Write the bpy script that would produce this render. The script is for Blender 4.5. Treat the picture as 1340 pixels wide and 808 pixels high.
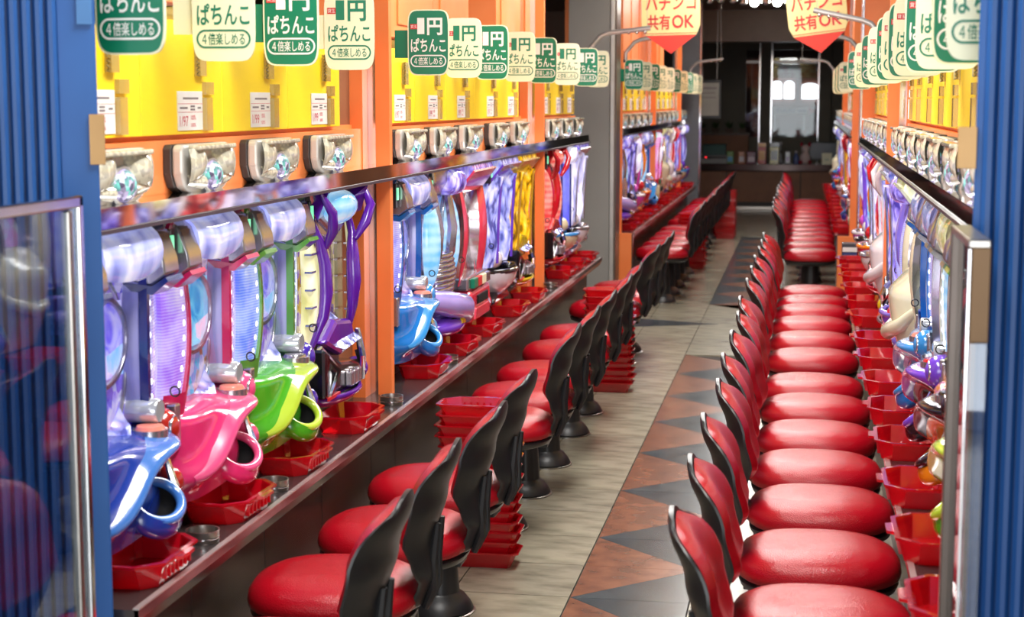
import bpy, math, random
from mathutils import Vector, Matrix
random.seed(7)
for o in list(bpy.data.objects): bpy.data.objects.remove(o)
SC = bpy.context.scene
COL = SC.collection
R = math.radians
# ------------------------------------------------------------------ camera
H = 1.65; FPX = 2150.0
PITCH = math.atan(271 / FPX); YAW = math.atan(385 / math.hypot(FPX, 271))
cam_d = bpy.data.cameras.new('camera'); cam = bpy.data.objects.new('camera', cam_d); COL.objects.link(cam)
cam.location = (0, 0, H); cam.rotation_euler = (math.pi/2 - PITCH, 0, YAW)
cam_d.sensor_width = 36; cam_d.lens = FPX / 1340 * 36; cam_d.clip_start = .05; cam_d.clip_end = 100
cam_d.dof.use_dof = True; cam_d.dof.focus_distance = 5.6; cam_d.dof.aperture_fstop = 5.0
SC.camera = cam
# ------------------------------------------------------------------ world, lights, exposure
SC.view_settings.view_transform = 'Standard'; SC.view_settings.look = 'None'
SC.view_settings.gamma = 1; SC.view_settings.use_curve_mapping = False
SC.view_settings.exposure = 0.0
W = bpy.data.worlds.new('world'); SC.world = W; W.use_nodes = True
W.node_tree.nodes['Background'].inputs[0].default_value = (.85, .92, 1, 1)
W.node_tree.nodes['Background'].inputs[1].default_value = 0.55
def area(name, loc, rot, sx, sy, e, col=(1, .97, .93)):
    l = bpy.data.lights.new(name, 'AREA'); l.shape = 'RECTANGLE'; l.size = sx; l.size_y = sy; l.energy = e; l.color = col
    o = bpy.data.objects.new(name, l); COL.objects.link(o); o.location = loc; o.rotation_euler = rot; return o
XC = -0.545                      # centre line of the aisle
LIGHT_Y = [3.2, 6.0, 8.8, 11.8, 15.0, 18.4]      # ceiling lamps along the aisle, all above the frame
for i, y in enumerate(LIGHT_Y):
    area('ceiling_lamp_offscreen', (XC, y, 2.88), (0, 0, 0), .5, 1.5, (78 if y < 10 else 64 if y < 14 else 48 if y < 18 else 70))
area('entrance_opening_offscreen', (XC, -3.0, 1.45), (R(90), 0, 0), 6.0, 2.7, 260, (.95, .98, 1))   # daylight through the open shop front behind the camera
# ------------------------------------------------------------------ materials
def lin(c):
    return tuple(((v/255)/12.92 if v <= 10 else ((v/255+.055)/1.055)**2.4) for v in c) + (1,)
MATS = {}
def pm(name, col, rough=.45, metal=0, coat=0, emit=None, es=0, col2=None, nscale=6, ndetail=3, contrast=(.35, .65),
       bump=0, bscale=40, trans=0, alpha=1, spec=.5, stretch=(1, 1, 1), grid=0):
    if name in MATS: return MATS[name]
    m = bpy.data.materials.new(name); m.use_nodes = True; nt = m.node_tree; b = nt.nodes['Principled BSDF']
    I = b.inputs
    I['Base Color'].default_value = lin(col); I['Roughness'].default_value = rough; I['Metallic'].default_value = metal
    I['Coat Weight'].default_value = coat; I['Coat Roughness'].default_value = .06
    I['Transmission Weight'].default_value = trans; I['Alpha'].default_value = alpha; I['Specular IOR Level'].default_value = spec
    tc = nt.nodes.new('ShaderNodeTexCoord'); mp = nt.nodes.new('ShaderNodeMapping'); nt.links.new(tc.outputs['Object'], mp.inputs[0])
    mp.inputs['Scale'].default_value = stretch
    nz = nt.nodes.new('ShaderNodeTexNoise'); nz.inputs['Scale'].default_value = nscale; nz.inputs['Detail'].default_value = ndetail
    nt.links.new(mp.outputs[0], nz.inputs['Vector'])
    rp = nt.nodes.new('ShaderNodeValToRGB')
    c2 = col2 if col2 else tuple(max(0, v*.94) for v in col)
    rp.color_ramp.elements[0].position = contrast[0]; rp.color_ramp.elements[1].position = contrast[1]
    rp.color_ramp.elements[0].color = lin(col); rp.color_ramp.elements[1].color = lin(c2)
    nt.links.new(nz.outputs[0], rp.inputs[0]); nt.links.new(rp.outputs[0], I['Base Color'])
    if emit is not None:
        I['Emission Strength'].default_value = es
        if emit == 'base': nt.links.new(rp.outputs[0], I['Emission Color'])
        else: I['Emission Color'].default_value = lin(emit)
    if bump:
        n2 = nt.nodes.new('ShaderNodeTexNoise' if not grid else 'ShaderNodeTexVoronoi'); n2.inputs['Scale'].default_value = bscale
        nt.links.new(tc.outputs['Object'], n2.inputs['Vector'])
        bp = nt.nodes.new('ShaderNodeBump'); bp.inputs['Strength'].default_value = bump; bp.inputs['Distance'].default_value = .004
        nt.links.new(n2.outputs[0], bp.inputs['Height']); nt.links.new(bp.outputs[0], I['Normal'])
    MATS[name] = m; return m
def led(name, ca, cb, es=1.0, bands=38, col=(205, 205, 235), axis=2, dist=1.5):
    """lit translucent plastic with rows of lamps behind it"""
    if name in MATS: return MATS[name]
    m = bpy.data.materials.new(name); m.use_nodes = True; nt = m.node_tree; b = nt.nodes['Principled BSDF']; I = b.inputs
    I['Roughness'].default_value = .12; I['Coat Weight'].default_value = .6
    tc = nt.nodes.new('ShaderNodeTexCoord')
    wv = nt.nodes.new('ShaderNodeTexWave'); wv.bands_direction = 'XYZ'[axis]; wv.inputs['Scale'].default_value = bands
    wv.inputs['Distortion'].default_value = dist; wv.inputs['Detail'].default_value = 1; wv.inputs['Detail Scale'].default_value = .6
    nz = nt.nodes.new('ShaderNodeTexNoise'); nz.inputs['Scale'].default_value = 9; nz.inputs['Detail'].default_value = 4
    nt.links.new(tc.outputs['Object'], wv.inputs[0]); nt.links.new(tc.outputs['Object'], nz.inputs['Vector'])
    mx = nt.nodes.new('ShaderNodeMath'); mx.operation = 'MULTIPLY_ADD'; mx.inputs[1].default_value = .18
    nt.links.new(wv.outputs['Fac'], mx.inputs[0]); nt.links.new(nz.outputs[0], mx.inputs[2])
    rp = nt.nodes.new('ShaderNodeValToRGB'); e = rp.color_ramp.elements
    e[0].position = .40; e[0].color = lin(ca); e[1].position = .72; e[1].color = lin(cb)
    nt.links.new(mx.outputs[0], rp.inputs[0])
    I['Base Color'].default_value = lin(tuple(v*.75 for v in ca)); nt.links.new(rp.outputs[0], I['Emission Color']); I['Emission Strength'].default_value = es*.85
    MATS[name] = m; return m
def crystal(name, cols, es=.5, scale=16):
    """moulded clear plastic, lit from behind: facet reflections painted as dark-to-bright swirls"""
    if name in MATS: return MATS[name]
    m = bpy.data.materials.new(name); m.use_nodes = True; nt = m.node_tree; b = nt.nodes['Principled BSDF']; I = b.inputs
    I['Roughness'].default_value = .1; I['Coat Weight'].default_value = .7
    tc = nt.nodes.new('ShaderNodeTexCoord'); mp = nt.nodes.new('ShaderNodeMapping'); mp.inputs['Scale'].default_value = (1, 1, .45); nt.links.new(tc.outputs['Object'], mp.inputs[0])
    nz = nt.nodes.new('ShaderNodeTexNoise'); nz.inputs['Scale'].default_value = scale; nz.inputs['Detail'].default_value = 3; nz.inputs['Distortion'].default_value = 1.2
    vo = nt.nodes.new('ShaderNodeTexVoronoi'); vo.inputs['Scale'].default_value = scale*2.2
    nt.links.new(mp.outputs[0], nz.inputs['Vector']); nt.links.new(mp.outputs[0], vo.inputs['Vector'])
    k = nt.nodes.new('ShaderNodeMath'); k.operation = 'MULTIPLY_ADD'; k.inputs[1].default_value = -.35
    nt.links.new(vo.outputs['Distance'], k.inputs[0]); nt.links.new(nz.outputs[0], k.inputs[2])
    rp = nt.nodes.new('ShaderNodeValToRGB'); el = rp.color_ramp.elements; n = len(cols)
    el[0].position = .16; el[0].color = lin(cols[0]); el[1].position = .62; el[1].color = lin(cols[-1])  # ramp from dark to bright paints the facets' reflections into the colour
    for i in range(1, n-1): el.new(.16+.46*i/(n-1)).color = lin(cols[i])
    nt.links.new(k.outputs[0], rp.inputs[0]); nt.links.new(rp.outputs[0], I['Base Color']); nt.links.new(rp.outputs[0], I['Emission Color']); I['Emission Strength'].default_value = es
    bp = nt.nodes.new('ShaderNodeBump'); bp.inputs['Strength'].default_value = .5; bp.inputs['Distance'].default_value = .006
    nt.links.new(k.outputs[0], bp.inputs['Height']); nt.links.new(bp.outputs[0], I['Normal'])
    MATS[name] = m; return m
def playfield_mat(name, cols, es=.45, scale=26):
    """printed playfield: mosaic of figures, pins and lamps behind the glass"""
    if name in MATS: return MATS[name]
    m = bpy.data.materials.new(name); m.use_nodes = True; nt = m.node_tree; b = nt.nodes['Principled BSDF']; I = b.inputs
    I['Roughness'].default_value = .25
    tc = nt.nodes.new('ShaderNodeTexCoord'); vo = nt.nodes.new('ShaderNodeTexVoronoi'); vo.inputs['Scale'].default_value = scale
    nz = nt.nodes.new('ShaderNodeTexNoise'); nz.inputs['Scale'].default_value = 11; nz.inputs['Detail'].default_value = 5; nz.inputs['Distortion'].default_value = 1.5
    nt.links.new(tc.outputs['Object'], vo.inputs['Vector']); nt.links.new(tc.outputs['Object'], nz.inputs['Vector'])
    sp = nt.nodes.new('ShaderNodeSeparateColor'); nt.links.new(vo.outputs['Color'], sp.inputs[0])
    ad = nt.nodes.new('ShaderNodeMath'); ad.operation = 'MULTIPLY_ADD'; ad.inputs[1].default_value = .45
    nt.links.new(sp.outputs[0], ad.inputs[0])
    sc_ = nt.nodes.new('ShaderNodeMath'); sc_.operation = 'MULTIPLY'; sc_.inputs[1].default_value = .62
    nt.links.new(nz.outputs[0], sc_.inputs[0]); nt.links.new(sc_.outputs[0], ad.inputs[2])
    rp = nt.nodes.new('ShaderNodeValToRGB'); rp.color_ramp.interpolation = 'LINEAR'
    el = rp.color_ramp.elements; n = len(cols)
    el[0].position = .12; el[0].color = lin(cols[0]); el[1].position = .82; el[1].color = lin(cols[-1])
    for i in range(1, n-1):
        q = el.new(.12 + .7*i/(n-1)); q.color = lin(cols[i])
    nt.links.new(ad.outputs[0], rp.inputs[0]); nt.links.new(rp.outputs[0], I['Base Color']); nt.links.new(rp.outputs[0], I['Emission Color'])
    I['Emission Strength'].default_value = es
    MATS[name] = m; return m
def clear(name, tint, amount=.25, rough=.05, gloss=(1, 1, 1), body=None, bodyamt=0):
    """thin clear sheet: lets most light through, reflects at grazing angles"""
    if name in MATS: return MATS[name]
    m = bpy.data.materials.new(name); m.use_nodes = True; nt = m.node_tree; nt.nodes.remove(nt.nodes['Principled BSDF'])
    out = nt.nodes['Material Output']
    t = nt.nodes.new('ShaderNodeBsdfTransparent'); t.inputs[0].default_value = lin(tint)
    g = nt.nodes.new('ShaderNodeBsdfGlossy'); g.inputs['Roughness'].default_value = rough
    lw = nt.nodes.new('ShaderNodeLayerWeight'); lw.inputs[0].default_value = .5
    f = nt.nodes.new('ShaderNodeMath'); f.operation = 'POWER'; f.inputs[1].default_value = 4; nt.links.new(lw.outputs['Facing'], f.inputs[0])
    k = nt.nodes.new('ShaderNodeMath'); k.operation = 'MULTIPLY_ADD'; k.inputs[1].default_value = .8; k.inputs[2].default_value = amount*.3
    nt.links.new(f.outputs[0], k.inputs[0])
    mx = nt.nodes.new('ShaderNodeMixShader'); nt.links.new(k.outputs[0], mx.inputs[0])
    src = t
    if body:
        d = nt.nodes.new('ShaderNodeBsdfPrincipled'); d.inputs['Base Color'].default_value = lin(body); d.inputs['Roughness'].default_value = .25
        m2 = nt.nodes.new('ShaderNodeMixShader'); m2.inputs[0].default_value = bodyamt
        nt.links.new(t.outputs[0], m2.inputs[1]); nt.links.new(d.outputs[0], m2.inputs[2]); src = m2
    nt.links.new(src.outputs[0], mx.inputs[1]); nt.links.new(g.outputs[0], mx.inputs[2]); nt.links.new(mx.outputs[0], out.inputs[0])
    MATS[name] = m; return m
CHROME = pm('chrome', (225, 225, 228), .12, 1)
STEEL = pm('brushed_steel', (170, 165, 160), .3, 1, stretch=(1, 30, 1), nscale=20)
ORANGE = pm('orange_laminate', (247, 146, 84), .4, col2=(242, 134, 70), nscale=3)
ORANGE_D = pm('orange_post_paint', (245, 134, 70), .4, col2=(238, 122, 58), nscale=3)
YELLOW = pm('yellow_laminate', (252, 218, 28), .4, col2=(250, 212, 30), nscale=2)
BLACK = pm('black_plastic', (26, 26, 28), .35, col2=(34, 34, 36), nscale=4)
DARK = pm('black_liner_slot_shade', (18, 18, 20), .8, spec=.2)  # lines the dish mouths; on the box dish it paints the slot's shade
GREY_D = pm('dark_grey_metal', (88, 84, 86), .3, .7)
BROWN = pm('brown_panel', (138, 90, 60), .5, col2=(126, 80, 54), nscale=5)
# ------------------------------------------------------------------ mesh helpers
class MB:
    def __init__(s): s.v = []; s.f = []
    def add(s, vs, fs):
        n = len(s.v); s.v += [tuple(v) for v in vs]; s.f += [tuple(i+n for i in f) for f in fs]; return s
    def box(s, x0, x1, y0, y1, z0, z1):
        return s.add([(x, y, z) for z in (z0, z1) for y in (y0, y1) for x in (x0, x1)],
                     [(0, 2, 3, 1), (4, 5, 7, 6), (0, 1, 5, 4), (2, 6, 7, 3), (0, 4, 6, 2), (1, 3, 7, 5)])
    def prism(s, pts, a, b, axis='z'):
        """extrude a polygon; pts in the plane of the two other axes"""
        def P(p, h): return (h, p[0], p[1]) if axis == 'x' else (p[0], h, p[1]) if axis == 'y' else (p[0], p[1], h)
        n = len(pts)
        return s.add([P(p, a) for p in pts] + [P(p, b) for p in pts],
                     [tuple(range(n-1, -1, -1)), tuple(range(n, 2*n))] + [(i, (i+1) % n, n+(i+1) % n, n+i) for i in range(n)])
    def grid(s, fn, nu, nv, closeu=False, closev=False):
        base = len(s.v)
        for i in range(nu):
            for j in range(nv): s.v.append(tuple(fn(i/(nu if closeu else nu-1), j/(nv if closev else nv-1))))
        for i in range(nu if closeu else nu-1):
            for j in range(nv if closev else nv-1):
                a = base+i*nv+j; b = base+((i+1) % nu)*nv+j; c = base+((i+1) % nu)*nv+(j+1) % nv; d = base+i*nv+(j+1) % nv
                s.f.append((a, b, c, d))
        return s
    def ell(s, c, r, nu=18, nv=11, p=1.0):
        def pw(t): return math.copysign(abs(t)**p, t)
        def fn(u, v):
            th = 2*math.pi*u; ph = math.pi*v
            return (c[0]+r[0]*pw(math.sin(ph))*pw(math.cos(th)), c[1]+r[1]*pw(math.sin(ph))*pw(math.sin(th)), c[2]-r[2]*pw(math.cos(ph)))
        return s.grid(fn, nu, nv, closeu=True)
    def tube(s, path, rad, n=10, caps=True):
        P = [Vector(p) for p in path]; rads = rad if isinstance(rad, (list, tuple)) else [rad]*len(P)
        base = len(s.v); up = Vector((0, 0, 1)); prev = None
        for i, p in enumerate(P):
            d = (P[min(i+1, len(P)-1)] - P[max(i-1, 0)]).normalized()
            if prev is None:
                a = up if abs(d.z) < .9 else Vector((1, 0, 0))
                q = d.cross(a).normalized()
            else: q = (prev - d*prev.dot(d)).normalized()
            prev = q; w = d.cross(q)
            for k in range(n):
                t = 2*math.pi*k/n; s.v.append(tuple(p + (q*math.cos(t)+w*math.sin(t))*rads[i]))
        for i in range(len(P)-1):
            for k in range(n): s.f.append((base+i*n+k, base+i*n+(k+1) % n, base+(i+1)*n+(k+1) % n, base+(i+1)*n+k))
        if caps:
            s.f.append(tuple(base+k for k in range(n-1, -1, -1))); s.f.append(tuple(base+(len(P)-1)*n+k for k in range(n)))
        return s
    def lathe(s, prof, n=20, c=(0, 0), axis='z', o=(0, 0, 0)):
        """profile (radius, height) about an axis through o"""
        def fn(u, v):
            t = 2*math.pi*u; r, h = prof[round(v*(len(prof)-1))]
            a, b = r*math.cos(t), r*math.sin(t)
            q = (a, b, h) if axis == 'z' else (h, a, b) if axis == 'x' else (b, h, a)
            return (q[0]+o[0]+c[0], q[1]+o[1]+c[1], q[2]+o[2])
        return s.grid(fn, n, len(prof), closeu=True)
    def ring(s, c, ax, bx, ra, rb, r, n=24, m=8):
        """elliptical torus around centre c, in the plane spanned by ax, bx"""
        c = Vector(c); ax = Vector(ax).normalized(); bx = Vector(bx).normalized(); nn = ax.cross(bx).normalized()
        def fn(u, v):
            t = 2*math.pi*u; q = 2*math.pi*v
            d = (ax*ra*math.cos(t)+bx*rb*math.sin(t)); e = (ax*math.cos(t)/max(ra, 1e-6)+bx*math.sin(t)/max(rb, 1e-6)).normalized()
            return c+d+e*r*math.cos(q)+nn*r*math.sin(q)
        return s.grid(fn, n, m, closeu=True, closev=True)
    def disc(s, c, ax, bx, ra, rb, n=22):
        c = Vector(c); ax = Vector(ax).normalized(); bx = Vector(bx).normalized()
        return s.add([c+ax*ra*math.cos(2*math.pi*i/n)+bx*rb*math.sin(2*math.pi*i/n) for i in range(n)], [tuple(range(n))])
    def mesh(s, name, mat, smooth=40):
        m = bpy.data.meshes.new(name); m.from_pydata(s.v, [], s.f)
        bm_fix(m)
        if smooth:
            m.polygons.foreach_set('use_smooth', [True]*len(m.polygons)); m.set_sharp_from_angle(angle=R(smooth))
        if mat: m.materials.append(mat)
        m.update(); return m
    def build(s, name, mat, parent=None, smooth=40, bevel=0):
        o = bpy.data.objects.new(name, s.mesh(name, mat, smooth)); COL.objects.link(o); o.parent = parent
        if bevel:
            b = o.modifiers.new('bevel', 'BEVEL'); b.width = bevel; b.segments = 2; b.limit_method = 'ANGLE'
        return o
import bmesh
def bm_fix(m):
    b = bmesh.new(); b.from_mesh(m); bmesh.ops.remove_doubles(b, verts=b.verts, dist=1e-5)
    bmesh.ops.recalc_face_normals(b, faces=b.faces); b.to_mesh(m); b.free()
def tag(o, label, cat, group=None):
    o['label'] = label; o['category'] = cat
    if group: o['group'] = group
    return o
def empty(name, loc=(0, 0, 0), rz=0, label=None, cat=None, group=None):
    o = bpy.data.objects.new(name, None); COL.objects.link(o); o.location = loc; o.rotation_euler = (0, 0, rz); o.empty_display_size = .05
    if label: tag(o, label, cat, group)
    return o
def copy_tree(o, parent=None):
    c = o.copy(); COL.objects.link(c); c.parent = parent
    for k in CH.get(o.name, ()): copy_tree(k, c)
    return c
CH = {}
def index_children(o):
    CH[o.name] = list(o.children)
    for k in o.children: index_children(k)
def struct(o): o['kind'] = 'structure'; return o
def instance(proto, used, loc, rz=0, label=None, cat=None, group=None):
    """first use places the prototype itself, later ones copy it with its parts"""
    if proto.name not in used:
        used.add(proto.name); o = proto
    else: o = copy_tree(proto)
    o.location = loc; o.rotation_euler = (0, 0, rz)
    if label: tag(o, label, cat, group)
    return o
USED = set()
TXT = {}
def text_mesh(body, bold=.0):
    """flat outlines of the lettering as mesh data, normalised to a unit box"""
    key = (body, bold)
    if key in TXT: return TXT[key]
    c = bpy.data.curves.new('lettering', 'FONT'); c.body = body; c.size = 1; c.offset = bold; c.resolution_u = 3
    o = bpy.data.objects.new('lettering', c); COL.objects.link(o)
    dg = bpy.context.evaluated_depsgraph_get(); dg.update()
    me = bpy.data.meshes.new_from_object(o.evaluated_get(dg))
    vs = [v.co.copy() for v in me.vertices]; fs = [tuple(p.vertices) for p in me.polygons]
    bpy.data.objects.remove(o); bpy.data.curves.remove(c); bpy.data.meshes.remove(me)
    x0 = min(v.x for v in vs); x1 = max(v.x for v in vs); y0 = min(v.y for v in vs); y1 = max(v.y for v in vs)
    TXT[key] = ([((v.x-x0)/(x1-x0), (v.y-y0)/(y1-y0)) for v in vs], fs); return TXT[key]
def add_text(mb, body, x0, x1, z0, z1, y, bold=.0):
    """lettering in the xz plane at depth y, read from -y"""
    vs, fs = text_mesh(body, bold)
    return mb.add([(x0+(x1-x0)*a, y, z0+(z1-z0)*b) for a, b in vs], fs)
ORD = ['first', 'second', 'third', 'fourth', 'fifth', 'sixth', 'seventh', 'eighth', 'ninth', 'tenth', 'eleventh', 'twelfth',
       'thirteenth', 'fourteenth', 'fifteenth', 'sixteenth', 'seventeenth', 'eighteenth']
# ================================================================== SETTING
TILE_A = pm('tile_greige_stone', (160, 154, 134), .24, col2=(126, 120, 103), nscale=5, ndetail=5, contrast=(.42, .68), stretch=(1, 2.2, 1))
TILE_B = pm('tile_greige_stone_dark', (150, 144, 126), .24, col2=(118, 112, 97), nscale=6, ndetail=5, contrast=(.42, .68), stretch=(1, 2.2, 1))
RUST = pm('tile_rust_stone', (136, 86, 62), .24, col2=(102, 64, 48), nscale=9, ndetail=6, contrast=(.38, .66))
SLATE = pm('tile_slate_stone', (72, 80, 84), .22, col2=(46, 54, 60), nscale=8, ndetail=6, contrast=(.38, .66))
GROUT = pm('grout', (60, 54, 48), .8)
ORANGE_UP = ORANGE
floor = struct(MB().box(-6, 5, -3, 31, -.08, -.010).build('floor', GROUT, None, 0))
PX, PY = .40, .3866            # tile pitch
BX0, BX1 = -.745, -.345        # patterned band
G = .0022
tile_me = [MB().box(G, PX-G, G, PY-G, -.012, 0).mesh('tile', m, 0) for m in (TILE_A, TILE_B)]
def piece(me, x, y, par=floor, name='tile'):
    o = bpy.data.objects.new(name, me); COL.objects.link(o); o.parent = par; o.location = (x, y, 0); return o
Y0 = 5.297
ROWS_NEAR = range(-6, 21)
def row_y(r): return Y0 + r*PY
for r in ROWS_NEAR:
    for c in range(-2, 3):
        x = BX0 + c*PX
        if c == 0 and r < 14: continue
        piece(tile_me[(r*7+c*3) % 3 == 0], x, row_y(r))
def tri(pts, m):
    cx = sum(p[0] for p in pts)/3; cy = sum(p[1] for p in pts)/3
    q = [(p[0]+(cx-p[0])*.008, p[1]+(cy-p[1])*.008) for p in pts]
    return MB().prism(q, -.012, 0, 'z').mesh('tile', m, 0)
hw = PY
def band_meshes(base_left, base_right):
    """one repeat: triangles cut by the mid joint into two stones each"""
    return [tri([(G, 0), (PX-G, hw), (G, hw)], base_left), tri([(G, hw), (PX-G, hw), (G, 2*hw)], base_left),
            tri([(PX-G, 0-hw), (PX-G, 0), (G, 0)], base_right), tri([(PX-G, 0), (PX-G, hw), (G, 0)], base_right)]
bandA = band_meshes(RUST, SLATE); bandB = band_meshes(SLATE, RUST)
for k in range(-3, 7):
    for me in bandA: piece(me, BX0, Y0 + 2*k*hw)
yB = 13.42
for k in range(0, 9):
    for me in bandB: piece(me, BX0, yB + 2*k*hw)
FARF = pm('tile_greige_far', (148, 142, 124), .22, col2=(118, 112, 97), nscale=3, ndetail=5, stretch=(1, 2, 1))
y1 = row_y(21)
ff = MB().box(-6, BX0-G, y1, 31, -.012, 0).box(BX1+G, 5, y1, 31, -.012, 0).box(BX0, BX1, yB+18*hw+.01, 31, -.012, 0)
ff.box(-6, BX0-2*PX, -3, y1, -.012, 0).box(BX0+3*PX, 5, -3, y1, -.012, 0).box(BX0-2*PX, BX0+3*PX, -3, row_y(-6), -.012, 0)
ff.box(BX0, BX1, y1, yB-.003, -.012, 0)
ff.build('far_paving', FARF, floor, 0)
# slate wedge of the cross passage pattern
for x0 in (-1.9, -1.27):
    piece(MB().prism([(0, -.24), (.66, .03), (0, .27)], -.012, .0015, 'z').mesh('tile', SLATE, 0), x0, 12.2)
# ceiling, walls
CEIL = pm('ceiling_dark_brown', (96, 72, 56), .35, col2=(84, 62, 48), nscale=3)
struct(MB().box(-6, 5, -3, 31, 2.95, 3.05).build('ceiling', CEIL, None, 0))
WALLM = pm('wall_brown', (92, 72, 58), .6, col2=(82, 62, 50), nscale=2)
struct(MB().box(-6.1, -6, -3, 31, 0, 2.95).build('wall_left', WALLM, None, 0))
struct(MB().box(5, 5.1, -3, 31, 0, 2.95).build('wall_right', WALLM, None, 0))
BY = 28.6
OLIVE = pm('olive_grey_panel', (122, 116, 98), .5, col2=(110, 104, 88), nscale=2)
wb = MB().box(-6, -1.02, BY, BY+.12, 0, 2.95).box(.34, 5, BY, BY+.12, 0, 2.95).box(-1.02, .34, BY, BY+.12, 0, 1.05).box(-1.02, .34, BY, BY+.12, 2.52, 2.95)
struct(wb.build('wall_back', OLIVE, None, 0))
struct(MB().box(-6, 5, 24.0, 24.5, 2.50, 2.95).build('trim_1', pm('soffit_brown', (120, 88, 66), .4), None, 0))
# ceiling lamp fittings (their light sources are set at the top of the script)
proto = empty('ceiling_light')
MB().box(-.29, .29, -.79, .79, .06, .10).build('housing', pm('lamp_housing', (200, 200, 195), .4), proto)
MB().box(-.27, -.255, -.77, .77, .02, .06).box(.255, .27, -.77, .77, .02, .06).build('frame', CHROME, proto)
index_children(proto)
for i, y in enumerate(LIGHT_Y):
    instance(proto, USED, (XC, y, 2.85), 0, 'long ceiling lamp over the aisle, %s from the entrance' % ORD[i], 'ceiling light', 'ceiling lamps over the aisle')
# ------------------------------------------------------------------ islands (local x outward to the aisle, y along it)
XL = -1.56                      # plane of the playfields on the left; right side mirrored about XC
XR = 2*XC - XL
ZC = .60                        # counter height
CTOP = pm('counter_dark_steel', (88, 80, 80), .2, .6)
LIP = pm('counter_lip_steel', (122, 104, 104), .2, .7)
KICK = pm('kick_panel_dark', (120, 104, 100), .26, .5, col2=(100, 86, 82), nscale=2)
DOORS = YELLOW
CLIP = clear('clip_clear_amber', (235, 215, 140), .3, .1, body=(222, 196, 110), bodyamt=.55)
CORD = pm('clip_cord_grey', (120, 105, 60), .5)
def side_xform(side, y):        # location and turn of a thing at depth y on a side
    return ((XL, y, 0), 0) if side == 'L' else ((XR, y, 0), math.pi)
def local_y(side, y, y0): return (y-y0) if side == 'L' else (y0-y)
def island(side, ya, yb, centres, posts, uppers, name_txt, pitch=.56, end_near=True):
    y0 = ya
    loc, rz = side_xform(side, y0)
    L = lambda y: local_y(side, y, y0)
    def span(a, b): return (min(L(a), L(b)), max(L(a), L(b)))
    isl = empty('machine_island', loc, rz, 'orange and yellow fixture carrying the machines, ' + name_txt, 'fixture')
    a, b = span(ya, yb)
    MB().box(-.62, -.012, a, b, 0, 1.86).build('core', BROWN, isl, 0)
    MB().box(-.012, .03, a, b, 1.385, 1.556).build('orange_fascia', ORANGE, isl, 0)
    MB().box(-.012, -.004, a, b, 1.555, 1.570).build('recessed_rail', ORANGE, isl, 0)
    # chrome mirror strip above the machines, tilted down, and its rail
    MB().prism([(.032, 1.428), (.122, 1.428), (.124, 1.384), (.032, 1.384)], a, b, 'y').build('mirror_strip', pm('mirror', (235, 235, 238), .04, 1), isl, 30)
    MB().prism([(.10, 1.383), (.132, 1.383), (.132, 1.374), (.10, 1.374)], a, b, 'y').build('rail', GREY_D, isl, 30)
    # kick panels under the counter
    yy = ya; k = 0
    seams = sorted(set([ya] + [c+pitch*.5 for c in centres] + posts + [yb]))
    for s0, s1 in zip(seams[:-1], seams[1:]):
        if s1-s0 < .03: continue
        p, q = span(s0+.003, s1-.003)
        MB().box(.10, .115, p, q, .0, .575).build('kick_panel', KICK, isl, 0)
    # yellow doors: edges half-way between neighbours, bounded by posts
    edges = []
    for i, c in enumerate(centres):
        lo = c-pitch*.5; hi = c+pitch*.5
        if i and c-centres[i-1] < pitch*1.5: lo = (c+centres[i-1])/2
        if i < len(centres)-1 and centres[i+1]-c < pitch*1.5: hi = (c+centres[i+1])/2
        edges.append((max(lo, ya), min(hi, yb)))
    dsub = {}
    for (lo, hi), c in zip(edges, centres):
        p, q = span(lo+.002, hi-.002)
        d = MB().box(.0, .022, p, q, 1.568, 1.86).build('cabinet_door', DOORS, isl, 0, .002)
        m = L(c)
        sg = 1 if side == 'L' else -1
        MB().box(.022, .036, m+.145*sg-.022, m+.145*sg+.022, 1.575, 1.66).build('card_holder', CLIP, d, 0)
        MB().box(.022, .034, m+.155*sg-.028, m+.155*sg+.028, 1.668, 1.70).build('clip', CLIP, d, 0)
        MB().box(.022, .038, m+.10*sg-.022, m+.10*sg+.022, 1.715, 1.80).build('pen_holder', CLIP, d, 0)
        cm = MB()
        pts = []
        for i in range(25):
            t = i/24; pts.append((.034+.004*math.cos(i*2.1), m+.07*sg+.004*math.sin(i*2.1), 1.80-.085*t))
        cm.tube(pts, .0022, 4).build('coil_cord', CORD, d)
    # posts (full height, proud of the fronts) with chrome edge strips
    for py in posts:
        p, q = span(py-.03, py+.01)
        MB().box(.063, .113, p, q, 0, 2.95).build('post', ORANGE_D, isl, 0)
        p, q = span(py-.03, py+.01)
        MB().box(.035, .0625, p, q, ZC, 2.9).build('post_strip', CHROME, isl, 0)
        p, q = span(py-.10, py+.01)
        MB().box(-.012, .0345, p, q, ZC, 1.87).build('stile', ORANGE_D, isl, 0)
    # upper cabinets
    for (ua, ub) in uppers:
        n = max(1, round((ub-ua)/.75))
        for i in range(n):
            p, q = span(ua+(ub-ua)*i/n+.003, ua+(ub-ua)*(i+1)/n-.003)
            u = MB().box(-.5, -.02, p, q, 1.90, 2.95).build('upper_cabinet', ORANGE_UP, isl, 0)
            w = (q-p)
            MB().box(-.02, -.012, p+w*.16, q-w*.16, 1.95, 2.90).build('door_panel', ORANGE_UP, u, 0, .003)
    MB().box(-.60, .03, a, b, 1.862, 1.874).build('cap_strip', pm('white_strip', (236, 232, 222), .4), isl, 0)
    # continuous worktop, a thing of its own
    ct = empty('counter', loc, rz, 'dark steel counter ledge with a rounded lip, ' + name_txt, 'counter')
    MB().box(-.012, .218, a, b, ZC-.02, ZC).build('worktop', CTOP, ct, 0)
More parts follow.
